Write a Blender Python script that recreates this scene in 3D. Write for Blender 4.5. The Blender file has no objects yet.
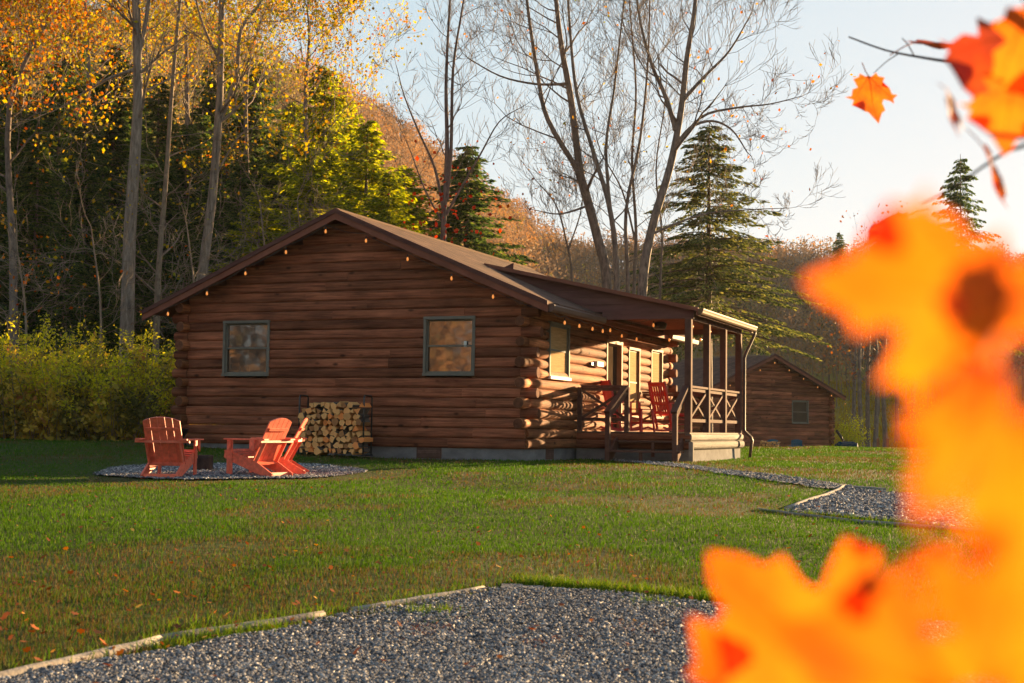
import bpy, bmesh, math, random
import numpy as np
from mathutils import Vector, Matrix
random.seed(7); RS = np.random.RandomState(11)
sc = bpy.context.scene
COL = sc.collection
# ------------------------------------------------------------------ camera model
FPX, CX, CY = 1400.0, 512.0, 341.5
CAMZ = 0.68
_roll = math.atan(.0131); _th = math.atan(86 / 1400.0)
CF = Vector((0, math.cos(_th), math.sin(_th)))
_R0 = Vector((1, 0, 0)); _U0 = _R0.cross(CF)
CR = _R0 * math.cos(_roll) + _U0 * math.sin(_roll)
CU = -_R0 * math.sin(_roll) + _U0 * math.cos(_roll)
CAM = Vector((0, 0, CAMZ))
def ray(px, py):
    return (CF * FPX + CR * (px - CX) - CU * (py - CY)).normalized()
def at(px, py, D):
    "point on the line of sight of a pixel at forward distance D (metres)"
    d = ray(px, py)
    return CAM + d * (D / d.y)
# ------------------------------------------------------------------ terrain
YAW = math.atan(561 / 1400.0)
O = Vector((0.2894, 27.886, 0.0))                 # near corner of the cabin
E1 = Vector((math.cos(YAW), -math.sin(YAW), 0)); E2 = Vector((math.sin(YAW), math.cos(YAW), 0))
def sm(t): t = np.clip(t, 0, 1); return t * t * (3 - 2 * t)
AX = [-400, -60, -27, -6, 9, 20, 60, 400]; AZ = [95, 76, 59, 43, 32.5, 29.5, 29, 24]
def T(x, y):
    x = np.asarray(x, float); y = np.asarray(y, float)
    lx = (x - O.x) * E1.x + (y - O.y) * E1.y; ly = (x - O.x) * E2.x + (y - O.y) * E2.y
    near = -0.1; wall = .0028 * np.clip(-lx, 0, 9.5) ** 2
    z = near + (wall - near) * sm((ly + 10.5) / 7.5)
    z = z + .10 * np.exp(-((y - 50) / 8) ** 2) * sm((x - 6) / 6)
    z = z - .62 * sm((y - 53) / 9) * sm((x - 6) / 6) * (1 - sm((y - 84) / 20))
    A = np.interp(x, AX, AZ)
    y0 = 36 + 70 * sm((x + 14) / 30)
    z = z + 1.9 * sm((x - 12) / 8) * sm((y - 84) / 44)
    t = np.clip((y - y0) / (270 - y0), 0, 1)
    z = z + A * (t ** 1.12)
    z = z + .02 * np.sin(x * 1.3 + 2) * np.cos(y * .9) * sm((y - 4) / 3)
    return z
def Tz(x, y): return float(T(x, y))
def gnd(px, py):
    d = ray(px, py); lo = 1.0; t = lo
    while t < 300:
        p = CAM + d * t
        if p.z <= Tz(p.x, p.y): break
        t *= 1.01
    lo = t / 1.01
    for _ in range(20):
        m = (lo + t) / 2; p = CAM + d * m
        if p.z <= Tz(p.x, p.y): t = m
        else: lo = m
    p = CAM + d * t
    return Vector((p.x, p.y, Tz(p.x, p.y)))
# ------------------------------------------------------------------ noise
def hsh(ix, iy, s=0):
    n = np.sin(ix * 127.1 + iy * 311.7 + s * 74.7) * 43758.5453
    return n - np.floor(n)
def vnoise(x, y, s=0):
    ix = np.floor(x); iy = np.floor(y); fx = x - ix; fy = y - iy
    fx = fx * fx * (3 - 2 * fx); fy = fy * fy * (3 - 2 * fy)
    return (hsh(ix, iy, s) * (1 - fx) + hsh(ix + 1, iy, s) * fx) * (1 - fy) + (hsh(ix, iy + 1, s) * (1 - fx) + hsh(ix + 1, iy + 1, s) * fx) * fy
# ------------------------------------------------------------------ materials
MATS = {}
def mat_base(name):
    m = bpy.data.materials.new(name); m.use_nodes = True
    nt = m.node_tree; nt.nodes.clear()
    out = nt.nodes.new('ShaderNodeOutputMaterial')
    MATS[name] = m
    return m, nt, out
def N(nt, t, **kw):
    n = nt.nodes.new(t)
    for k, v in kw.items():
        if k in n.inputs: n.inputs[k].default_value = v
        else: setattr(n, k, v)
    return n
def ramp(nt, stops):
    r = nt.nodes.new('ShaderNodeValToRGB'); e = r.color_ramp.elements
    while len(e) < len(stops): e.new(.5)
    for i, (p, c) in enumerate(stops):
        e[i].position = p; e[i].color = (*c, 1)
    return r
def mix(nt, fac, a, b, mode='MIX'):
    n = nt.nodes.new('ShaderNodeMix'); n.data_type = 'RGBA'; n.blend_type = mode
    L = nt.links
    for sock, v in ((n.inputs[0], fac), (n.inputs[6], a), (n.inputs[7], b)):
        if hasattr(v, 'is_linked') or hasattr(v, 'links'): L.new(v, sock)
        elif isinstance(v, tuple): sock.default_value = (*v, 1)
        else: sock.default_value = v
    return n.outputs[2]
def solid(name, col, rough=.7, scale=(6, 6, 6), var=.25, bump=.1, bscale=40, rnd=.25, spec=.03, metal=0, coat=0):
    "painted / plain surface with mottling, per-piece tone and fine bump"
    m, nt, out = mat_base(name); L = nt.links
    tc = N(nt, 'ShaderNodeTexCoord'); mp = N(nt, 'ShaderNodeMapping'); mp.inputs['Scale'].default_value = scale
    L.new(tc.outputs['Object'], mp.inputs[0])
    no = N(nt, 'ShaderNodeTexNoise', Scale=1.0, Detail=6.0, Roughness=.6); L.new(mp.outputs[0], no.inputs['Vector'])
    at_ = N(nt, 'ShaderNodeAttribute', attribute_name='rnd')
    mr = N(nt, 'ShaderNodeMapRange'); mr.inputs[1].default_value = .25; mr.inputs[2].default_value = .75
    mr.inputs[3].default_value = 1 - var; mr.inputs[4].default_value = 1 + var; L.new(no.outputs['Fac'], mr.inputs[0])
    mr2 = N(nt, 'ShaderNodeMapRange'); mr2.inputs[3].default_value = 1 - rnd; mr2.inputs[4].default_value = 1 + rnd; L.new(at_.outputs['Fac'], mr2.inputs[0])
    mu = N(nt, 'ShaderNodeMath', operation='MULTIPLY'); L.new(mr.outputs[0], mu.inputs[0]); L.new(mr2.outputs[0], mu.inputs[1])
    vm = N(nt, 'ShaderNodeVectorMath', operation='SCALE'); vm.inputs[0].default_value = col; L.new(mu.outputs[0], vm.inputs['Scale'])
    b = N(nt, 'ShaderNodeBsdfPrincipled', Roughness=rough, Metallic=metal); b.inputs['Specular IOR Level'].default_value = spec
    b.inputs['Coat Weight'].default_value = coat
    L.new(vm.outputs[0], b.inputs['Base Color'])
    if bump:
        n2 = N(nt, 'ShaderNodeTexNoise', Scale=float(bscale), Detail=4.0); L.new(tc.outputs['Object'], n2.inputs['Vector'])
        bp = N(nt, 'ShaderNodeBump', Strength=bump, Distance=.01); L.new(n2.outputs['Fac'], bp.inputs['Height']); L.new(bp.outputs[0], b.inputs['Normal'])
    L.new(b.outputs[0], out.inputs[0])
    return m
def logwood(name, axis, dark=(.095, .028, .014), light=(.54, .20, .078)):
    "stained log: grain streaks along one axis, knots, checks, tone per log"
    m, nt, out = mat_base(name); L = nt.links
    tc = N(nt, 'ShaderNodeTexCoord'); mp = N(nt, 'ShaderNodeMapping')
    s = [26, 26, 26]; s[axis] = 1.1; mp.inputs['Scale'].default_value = s
    L.new(tc.outputs['Object'], mp.inputs[0])
    at_ = N(nt, 'ShaderNodeAttribute', attribute_name='rnd')
    # shift the pattern per log
    ad = N(nt, 'ShaderNodeVectorMath', operation='ADD'); sc_ = N(nt, 'ShaderNodeVectorMath', operation='SCALE'); sc_.inputs[0].default_value = (37, 17, 53)
    L.new(at_.outputs['Fac'], sc_.inputs['Scale']); L.new(mp.outputs[0], ad.inputs[0]); L.new(sc_.outputs[0], ad.inputs[1])
    n1 = N(nt, 'ShaderNodeTexNoise', Scale=1.0, Detail=8.0, Roughness=.65); L.new(ad.outputs[0], n1.inputs['Vector'])
    s2 = [3.2, 3.2, 3.2]; s2[axis] = .9
    mp2 = N(nt, 'ShaderNodeMapping'); mp2.inputs['Scale'].default_value = s2; L.new(tc.outputs['Object'], mp2.inputs[0])
    n2 = N(nt, 'ShaderNodeTexNoise', Scale=1.0, Detail=4.0, Roughness=.6); L.new(mp2.outputs[0], n2.inputs['Vector'])
    s3 = [7, 7, 7]; s3[axis] = 3.2
    mp3 = N(nt, 'ShaderNodeMapping'); mp3.inputs['Scale'].default_value = s3; L.new(tc.outputs['Object'], mp3.inputs[0])
    vo = N(nt, 'ShaderNodeTexVoronoi', Scale=.55); L.new(mp3.outputs[0], vo.inputs['Vector'])
    kn = N(nt, 'ShaderNodeMapRange'); kn.inputs[1].default_value = .06; kn.inputs[2].default_value = .16; kn.inputs[3].default_value = .25; kn.inputs[4].default_value = 1; L.new(vo.outputs['Distance'], kn.inputs[0])
    r = ramp(nt, [(.28, dark), (.5, tuple((a + b) / 2 for a, b in zip(dark, light))), (.74, light)]); L.new(n1.outputs['Fac'], r.inputs[0])
    mr = N(nt, 'ShaderNodeMapRange'); mr.inputs[1].default_value = .3; mr.inputs[2].default_value = .7; mr.inputs[3].default_value = .50; mr.inputs[4].default_value = 1.32; L.new(n2.outputs['Fac'], mr.inputs[0])
    mr2 = N(nt, 'ShaderNodeMapRange'); mr2.inputs[3].default_value = .60; mr2.inputs[4].default_value = 1.35; L.new(at_.outputs['Fac'], mr2.inputs[0])
    mu = N(nt, 'ShaderNodeMath', operation='MULTIPLY'); L.new(mr.outputs[0], mu.inputs[0]); L.new(mr2.outputs[0], mu.inputs[1])
    mu2 = N(nt, 'ShaderNodeMath', operation='MULTIPLY'); L.new(mu.outputs[0], mu2.inputs[0]); L.new(kn.outputs[0], mu2.inputs[1])
    vm = N(nt, 'ShaderNodeVectorMath', operation='SCALE'); L.new(r.outputs[0], vm.inputs[0]); L.new(mu2.outputs[0], vm.inputs['Scale'])
    b = N(nt, 'ShaderNodeBsdfPrincipled', Roughness=.8); b.inputs['Specular IOR Level'].default_value = .10
    L.new(vm.outputs[0], b.inputs['Base Color'])
    bp = N(nt, 'ShaderNodeBump', Strength=.9, Distance=.016); L.new(n1.outputs['Fac'], bp.inputs['Height']); L.new(bp.outputs[0], b.inputs['Normal'])
    L.new(b.outputs[0], out.inputs[0])
    return m
def foliage(name, stops, trans=.45, rough=.6):
    "leaves: tone per leaf from the rnd attribute, part of the light passes through"
    m, nt, out = mat_base(name); L = nt.links
    at_ = N(nt, 'ShaderNodeAttribute', attribute_name='rnd')
    r = ramp(nt, stops); L.new(at_.outputs['Fac'], r.inputs[0])
    d = N(nt, 'ShaderNodeBsdfPrincipled', Roughness=rough); d.inputs['Specular IOR Level'].default_value = .02
    t = N(nt, 'ShaderNodeBsdfTranslucent')
    L.new(r.outputs[0], d.inputs['Base Color'])
    hv = N(nt, 'ShaderNodeHueSaturation', Saturation=1.15, Value=1.25); L.new(r.outputs[0], hv.inputs['Color']); L.new(hv.outputs[0], t.inputs['Color'])
    mx = N(nt, 'ShaderNodeMixShader'); mx.inputs[0].default_value = trans
    L.new(d.outputs[0], mx.inputs[1]); L.new(t.outputs[0], mx.inputs[2]); L.new(mx.outputs[0], out.inputs[0])
    return m
def bark(name, c0, c1, sc_=(14, 14, 2.2), bump=.7):
    m, nt, out = mat_base(name); L = nt.links
    tc = N(nt, 'ShaderNodeTexCoord'); mp = N(nt, 'ShaderNodeMapping'); mp.inputs['Scale'].default_value = sc_
    L.new(tc.outputs['Object'], mp.inputs[0])
    n1 = N(nt, 'ShaderNodeTexNoise', Scale=1.0, Detail=8.0, Roughness=.7); L.new(mp.outputs[0], n1.inputs['Vector'])
    r = ramp(nt, [(.3, c0), (.68, c1)]); L.new(n1.outputs['Fac'], r.inputs[0])
    b = N(nt, 'ShaderNodeBsdfPrincipled', Roughness=.85); b.inputs['Specular IOR Level'].default_value = .2
    L.new(r.outputs[0], b.inputs['Base Color'])
    bp = N(nt, 'ShaderNodeBump', Strength=bump, Distance=.03); L.new(n1.outputs['Fac'], bp.inputs['Height']); L.new(bp.outputs[0], b.inputs['Normal'])
    L.new(b.outputs[0], out.inputs[0])
    return m
def emis(name, col, s):
    m, nt, out = mat_base(name); L = nt.links
    b = N(nt, 'ShaderNodeBsdfPrincipled', Roughness=.15); b.inputs['Base Color'].default_value = (*col, 1)
    b.inputs['Emission Color'].default_value = (*col, 1); b.inputs['Emission Strength'].default_value = s
    L.new(b.outputs[0], out.inputs[0]); return m

M_LOGX = logwood('shaded_log_wood_across', 0, (.075, .023, .014), (.42, .140, .068)); M_LOGY = logwood('log_wood_along', 1)  # same stain on both; the gable's shade is put into the darker across-log colour
M_LOGZ = logwood('log_wood_upright', 2)
M_WEATH = logwood('weathered_log', 1, dark=(.045, .034, .027), light=(.19, .15, .12))
M_END = solid('log_end_grain', (.13, .05, .028), .8, (14, 14, 14), .4, .3, 60)
M_TRIM = solid('brown_trim_paint', (.22, .080, .052), .7, (3, 3, 3), .22, .12, 60, .12)
M_POST = solid('brown_post_paint', (.115, .056, .042), .8, (5, 5, 5), .3, .2, 50, .12)
M_SIDING = solid('brown_siding_boards', (.125, .054, .045), .7, (1.5, 6, 10), .3, .15, 50, .15)
M_CONC = solid('grey_block_foundation', (.17, .165, .165), .9, (3, 3, 5), .3, .4, 35, .1)
M_VENT = solid('rusty_vent_metal', (.12, .07, .055), .7, (8, 8, 8), .3, .1, 50)
M_FRAME = solid('grey_green_window_frame', (.17, .155, .125), .6, (6, 6, 6), .15, .05, 60, .06)
M_WHITE = solid('white_sill_paint', (.72, .68, .62), .5, (6, 6, 6), .08, .03, 60, .03)
M_BLIND = solid('tan_blind', (.42, .25, .11), .9, (2, 2, 34), .3, .05, 60, .08)
M_DECK = solid('deck_boards', (.16, .09, .065), .7, (2, 14, 4), .3, .2, 40, .2)
M_GUT = solid('brown_gutter_metal', (.11, .062, .05), .5, (3, 3, 3), .12, .04, 40, .05, spec=.1)
M_TANF = solid('tan_door_trim', (.30, .19, .11), .6, (6, 6, 6), .15, .05, 60, .06)
M_GUTL = solid('tan_gutter_metal', (.17, .10, .05), .65, (3, 3, 3), .1, .04, 40, .05, spec=.06)
M_BLACK = solid('black_metal', (.012, .012, .013), .45, (6, 6, 6), .2, .05, 60, .1, spec=.5)
M_CORAL = solid('coral_red_paint', (.74, .15, .082), .5, (14, 14, 14), .30, .2, 50, .16, spec=.4)
M_RED = solid('barn_red_paint', (.48, .028, .022), .4, (5, 5, 5), .14, .06, 50, .10, spec=.45)
M_BLUE = solid('blue_paint', (.035, .17, .30), .5, (5, 5, 5), .14, .06, 50, .10)
M_TARP = solid('dark_teal_cover', (.006, .035, .055), .6, (4, 4, 4), .3, .4, 8, .1)
M_STUMP = solid('charred_stump', (.045, .034, .03), .95, (10, 10, 3), .5, 1.0, 30, .1)
M_BULB = emis('amber_bulb_glass', (.85, .28, .06), 0.12)
M_TIMBER = solid('weathered_border_timber', (.25, .22, .19), .9, (5, 5, 5), .35, .5, 50, .2)
M_BARK1 = bark('grey_brown_bark', (.07, .052, .04), (.34, .26, .20))
M_BARK2 = bark('grey_bark', (.055, .042, .035), (.27, .20, .155), (10, 10, 3))
M_BARKR = bark('reddish_bark', (.06, .035, .028), (.22, .14, .11), (16, 16, 3))
M_TWIG = bark('pale_twig_bark', (.11, .075, .05), (.30, .22, .15), (20, 20, 6), .2)
G = lambda *s: list(s)
M_YEL = foliage('yellow_leaves', G((0, (.26, .12, .012)), (.3, (.38, .23, .015)), (.65, (.40, .32, .022)), (1, (.19, .22, .03))), .5)
M_ORG = foliage('orange_leaves', G((0, (.27, .05, .01)), (.5, (.45, .14, .012)), (1, (.50, .27, .018))), .5)
M_REDL = foliage('red_leaves', G((0, (.35, .02, .012)), (1, (.60, .06, .015))), .5)
M_HEM = foliage('dark_hemlock_needles', G((0, (.024, .046, .018)), (.6, (.065, .105, .03)), (1, (.17, .20, .045))), .4)
M_HEML = foliage('sunlit_hemlock_needles', G((0, (.05, .08, .015)), (.45, (.20, .23, .025)), (1, (.46, .43, .04))), .6)  # same species as the dark hemlocks, with sunlight put into the needle colour
M_SPR = foliage('thin_spruce_needles', G((0, (.035, .055, .02)), (.5, (.11, .13, .04)), (1, (.28, .26, .08))), .3)
M_SHR = foliage('shrub_leaves', G((0, (.11, .105, .03)), (.28, (.28, .225, .05)), (.55, (.52, .365, .06)), (.80, (.70, .47, .08)), (1, (.50, .22, .09))), .4)
M_SHY = foliage('yellow_shrub_leaves', G((0, (.34, .34, .03)), (1, (.78, .64, .05))), .5)
M_HILL = foliage('hill_forest_leaves', G((0, (.21, .15, .11)), (.35, (.30, .19, .11)), (.6, (.40, .20, .085)), (.8, (.34, .20, .08)), (.92, (.11, .12, .045)), (1, (.45, .32, .09))), .25)
M_GRASS = foliage('grass_blades', G((0, (.12, .065, .035)), (.2, (.095, .080, .022)), (.38, (.048, .088, .012)), (.75, (.060, .130, .014)), (1, (.16, .20, .028))), .3)
M_FALL = foliage('fallen_leaf_colours', G((0, (.16, .06, .03)), (.6, (.30, .10, .04)), (.85, (.50, .17, .04)), (1, (.6, .35, .08))), .2)

def split_wood():
    m, nt, out = mat_base('split_wood_face'); L = nt.links
    tc = N(nt, 'ShaderNodeTexCoord'); oi = N(nt, 'ShaderNodeObjectInfo')
    no = N(nt, 'ShaderNodeTexNoise', Scale=22.0, Detail=6.0, Roughness=.6); L.new(tc.outputs['Object'], no.inputs['Vector'])
    r = ramp(nt, [(.3, (.62, .29, .09)), (.7, (1.0, .60, .24))]); L.new(no.outputs['Fac'], r.inputs[0])
    r2 = ramp(nt, [(0, (.35, .26, .22)), (.12, (.45, .33, .25)), (.25, (.9, .8, .7)), (.8, (1.05, .95, .85)), (.9, (1.0, .55, .3))]); L.new(oi.outputs['Random'], r2.inputs[0])
    c = mix(nt, 1.0, r.outputs[0], r2.outputs[0], 'MULTIPLY')
    b = N(nt, 'ShaderNodeBsdfPrincipled', Roughness=.8); L.new(c, b.inputs['Base Color'])
    bp = N(nt, 'ShaderNodeBump', Strength=.4, Distance=.01); L.new(no.outputs['Fac'], bp.inputs['Height']); L.new(bp.outputs[0], b.inputs['Normal'])
    L.new(b.outputs[0], out.inputs[0]); return m
M_SPLIT = split_wood()
M_BARKF = bark('firewood_bark', (.05, .035, .028), (.20, .15, .12), (18, 18, 18), .5)

def glass_pane(name, inner, rough=.03):
    "window glass over a dark room: inner colour seen through, mirror-like sheen outside"
    m, nt, out = mat_base(name); L = nt.links
    tc = N(nt, 'ShaderNodeTexCoord')
    no = N(nt, 'ShaderNodeTexNoise', Scale=2.2, Detail=5.0, Roughness=.55, Distortion=1.2); L.new(tc.outputs['Object'], no.inputs['Vector'])
    r = ramp(nt, [(.35, tuple(v * .35 for v in inner)), (.65, inner)]); L.new(no.outputs['Fac'], r.inputs[0])
    b = N(nt, 'ShaderNodeBsdfPrincipled', Roughness=.5); L.new(r.outputs[0], b.inputs['Base Color'])
    g = N(nt, 'ShaderNodeBsdfGlossy', Roughness=rough); g.inputs['Color'].default_value = (.8, .8, .8, 1)
    bp = N(nt, 'ShaderNodeBump', Strength=.05, Distance=.02); n3 = N(nt, 'ShaderNodeTexNoise', Scale=1.5); L.new(tc.outputs['Object'], n3.inputs['Vector']); L.new(n3.outputs['Fac'], bp.inputs['Height']); L.new(bp.outputs[0], g.inputs['Normal'])
    mx = N(nt, 'ShaderNodeMixShader'); mx.inputs[0].default_value = .22
    L.new(b.outputs[0], mx.inputs[1]); L.new(g.outputs[0], mx.inputs[2]); L.new(mx.outputs[0], out.inputs[0]); return m
M_GLASS = glass_pane('dark_window_glass', (.05, .025, .012))
M_DOORG = solid('dark_door_glass', (.07, .05, .035), .5, (2, 2, 2), .3, 0, 60, .05, spec=0)
M_SCREEN = glass_pane('screened_glass', (.035, .03, .024), .25)

def roof_mat():
    m, nt, out = mat_base('brown_shingle_roof'); L = nt.links
    tc = N(nt, 'ShaderNodeTexCoord')
    mp = N(nt, 'ShaderNodeMapping'); mp.inputs['Scale'].default_value = (1, 1, 1); L.new(tc.outputs['Object'], mp.inputs[0])
    br = N(nt, 'ShaderNodeTexBrick', Scale=1.0); br.inputs['Brick Width'].default_value = .33; br.inputs['Row Height'].default_value = .135; br.inputs['Mortar Size'].default_value = .008
    br.inputs['Color1'].default_value = (.15, .078, .052, 1); br.inputs['Color2'].default_value = (.095, .05, .036, 1); br.inputs['Mortar'].default_value = (.04, .025, .02, 1)
    sw = N(nt, 'ShaderNodeSeparateXYZ'); cb = N(nt, 'ShaderNodeCombineXYZ'); L.new(mp.outputs[0], sw.inputs[0]); L.new(sw.outputs['Y'], cb.inputs['X']); L.new(sw.outputs['X'], cb.inputs['Y'])
    L.new(cb.outputs[0], br.inputs['Vector'])
    no = N(nt, 'ShaderNodeTexNoise', Scale=3.0, Detail=8.0); L.new(tc.outputs['Object'], no.inputs['Vector'])
    mr = N(nt, 'ShaderNodeMapRange'); mr.inputs[1].default_value = .3; mr.inputs[2].default_value = .7; mr.inputs[3].default_value = .75; mr.inputs[4].default_value = 1.25; L.new(no.outputs['Fac'], mr.inputs[0])
    vm = N(nt, 'ShaderNodeVectorMath', operation='SCALE'); L.new(br.outputs['Color'], vm.inputs[0]); L.new(mr.outputs[0], vm.inputs['Scale'])
    b = N(nt, 'ShaderNodeBsdfPrincipled', Roughness=.9); b.inputs['Specular IOR Level'].default_value = .06; L.new(vm.outputs[0], b.inputs['Base Color'])
    bp = N(nt, 'ShaderNodeBump', Strength=.5, Distance=.02); L.new(br.outputs['Fac'], bp.inputs['Height']); bp.invert = True; L.new(bp.outputs[0], b.inputs['Normal'])
    L.new(b.outputs[0], out.inputs[0]); return m
M_ROOF = roof_mat()

def ground_mat():
    m, nt, out = mat_base('lawn_and_forest_floor'); L = nt.links
    geo = N(nt, 'ShaderNodeNewGeometry'); pos = geo.outputs['Position']
    n1 = N(nt, 'ShaderNodeTexNoise', Scale=.35, Detail=6.0, Roughness=.6); L.new(pos, n1.inputs['Vector'])
    n2 = N(nt, 'ShaderNodeTexNoise', Scale=9.0, Detail=8.0, Roughness=.7); L.new(pos, n2.inputs['Vector'])
    g = ramp(nt, [(.3, (.022, .032, .006)), (.5, (.042, .060, .009)), (.7, (.075, .092, .014))]); L.new(n2.outputs['Fac'], g.inputs[0])
    br = ramp(nt, [(.3, (.05, .030, .016)), (.7, (.16, .095, .05))]); L.new(n2.outputs['Fac'], br.inputs[0])
    f = ramp(nt, [(.50, (0, 0, 0)), (.66, (.7, .7, .7))]); L.new(n1.outputs['Fac'], f.inputs[0])
    lawn = mix(nt, f.outputs[0], g.outputs[0], br.outputs[0])
    at_ = N(nt, 'ShaderNodeAttribute', attribute_name='litter')
    at2 = N(nt, 'ShaderNodeAttribute', attribute_name='meadow')
    lit = ramp(nt, [(.3, (.030, .014, .009)), (.7, (.13, .055, .03))]); L.new(n2.outputs['Fac'], lit.inputs[0])
    me = ramp(nt, [(.3, (.13, .09, .02)), (.7, (.38, .25, .05))]); L.new(n2.outputs['Fac'], me.inputs[0])
    c = mix(nt, at_.outputs['Fac'], lawn, lit.outputs[0])
    c = mix(nt, at2.outputs['Fac'], c, me.outputs[0])
    b = N(nt, 'ShaderNodeBsdfPrincipled', Roughness=.9); b.inputs['Specular IOR Level'].default_value = .1
    L.new(c, b.inputs['Base Color'])
    bp = N(nt, 'ShaderNodeBump', Strength=.8, Distance=.05); L.new(n2.outputs['Fac'], bp.inputs['Height']); L.new(bp.outputs[0], b.inputs['Normal'])
    L.new(b.outputs[0], out.inputs[0]); return m
M_GROUND = ground_mat()
def gravel_mat(name='gravel_bed', sc_=70):
    m, nt, out = mat_base(name); L = nt.links
    geo = N(nt, 'ShaderNodeNewGeometry'); pos = geo.outputs['Position']
    vo = N(nt, 'ShaderNodeTexVoronoi', Scale=float(sc_)); L.new(pos, vo.inputs['Vector'])
    bw = N(nt, 'ShaderNodeSeparateColor'); L.new(vo.outputs['Color'], bw.inputs[0])
    r = ramp(nt, [(.0, (.05, .05, .06)), (.5, (.13, .125, .135)), (.9, (.27, .25, .245)), (1, (.40, .37, .34))]); L.new(bw.outputs[0], r.inputs[0])
    b = N(nt, 'ShaderNodeBsdfPrincipled', Roughness=.85); L.new(r.outputs[0], b.inputs['Base Color'])
    bp = N(nt, 'ShaderNodeBump', Strength=1.0, Distance=.02); bp.invert = True; L.new(vo.outputs['Distance'], bp.inputs['Height']); L.new(bp.outputs[0], b.inputs['Normal'])
    L.new(b.outputs[0], out.inputs[0]); return m
M_GRAVEL = gravel_mat()
M_STONE = foliage('gravel_stones', G((0, (.06, .062, .07)), (.5, (.16, .158, .168)), (.85, (.31, .30, .295)), (1, (.55, .51, .47))), 0.0, .8)

# ------------------------------------------------------------------ mesh helpers
def tag(o, label=None, cat=None, group=None, kind=None):
    if label: o['label'] = label
    if cat: o['category'] = cat
    if group: o['group'] = group
    if kind: o['kind'] = kind
    return o
def empty(name, loc, rz=0, label=None, cat=None, group=None):
    o = bpy.data.objects.new(name, None); COL.objects.link(o); o.location = loc; o.rotation_euler = (0, 0, rz)
    o.empty_display_size = .2
    return tag(o, label, cat, group)
def copy_tree(o, parent=None):
    c = o.copy(); COL.objects.link(c); c.parent = parent
    for ch in [k for k in bpy.data.objects if k.parent == o]: copy_tree(ch, c)
    return c
def np_mesh(name, V, F, mat, rnd=None, parent=None, smooth=False):
    "V (n,3), F (m,k) all faces same size; rnd per face"
    V = np.asarray(V, np.float32); F = np.asarray(F, np.int32); k = F.shape[1]
    me = bpy.data.meshes.new(name); me.vertices.add(len(V)); me.vertices.foreach_set('co', V.ravel())
    me.loops.add(F.size); me.loops.foreach_set('vertex_index', F.ravel())
    me.polygons.add(len(F)); me.polygons.foreach_set('loop_start', np.arange(0, F.size, k, dtype=np.int32)); me.polygons.foreach_set('loop_total', np.full(len(F), k, np.int32))
    if rnd is not None:
        a = me.attributes.new('rnd', 'FLOAT', 'FACE'); a.data.foreach_set('value', np.asarray(rnd, np.float32))
    me.update(calc_edges=True); me.validate()
    if smooth: me.polygons.foreach_set('use_smooth', np.ones(len(F), bool))
    if mat: me.materials.append(mat)
    o = bpy.data.objects.new(name, me); COL.objects.link(o); o.parent = parent
    return o
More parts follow.
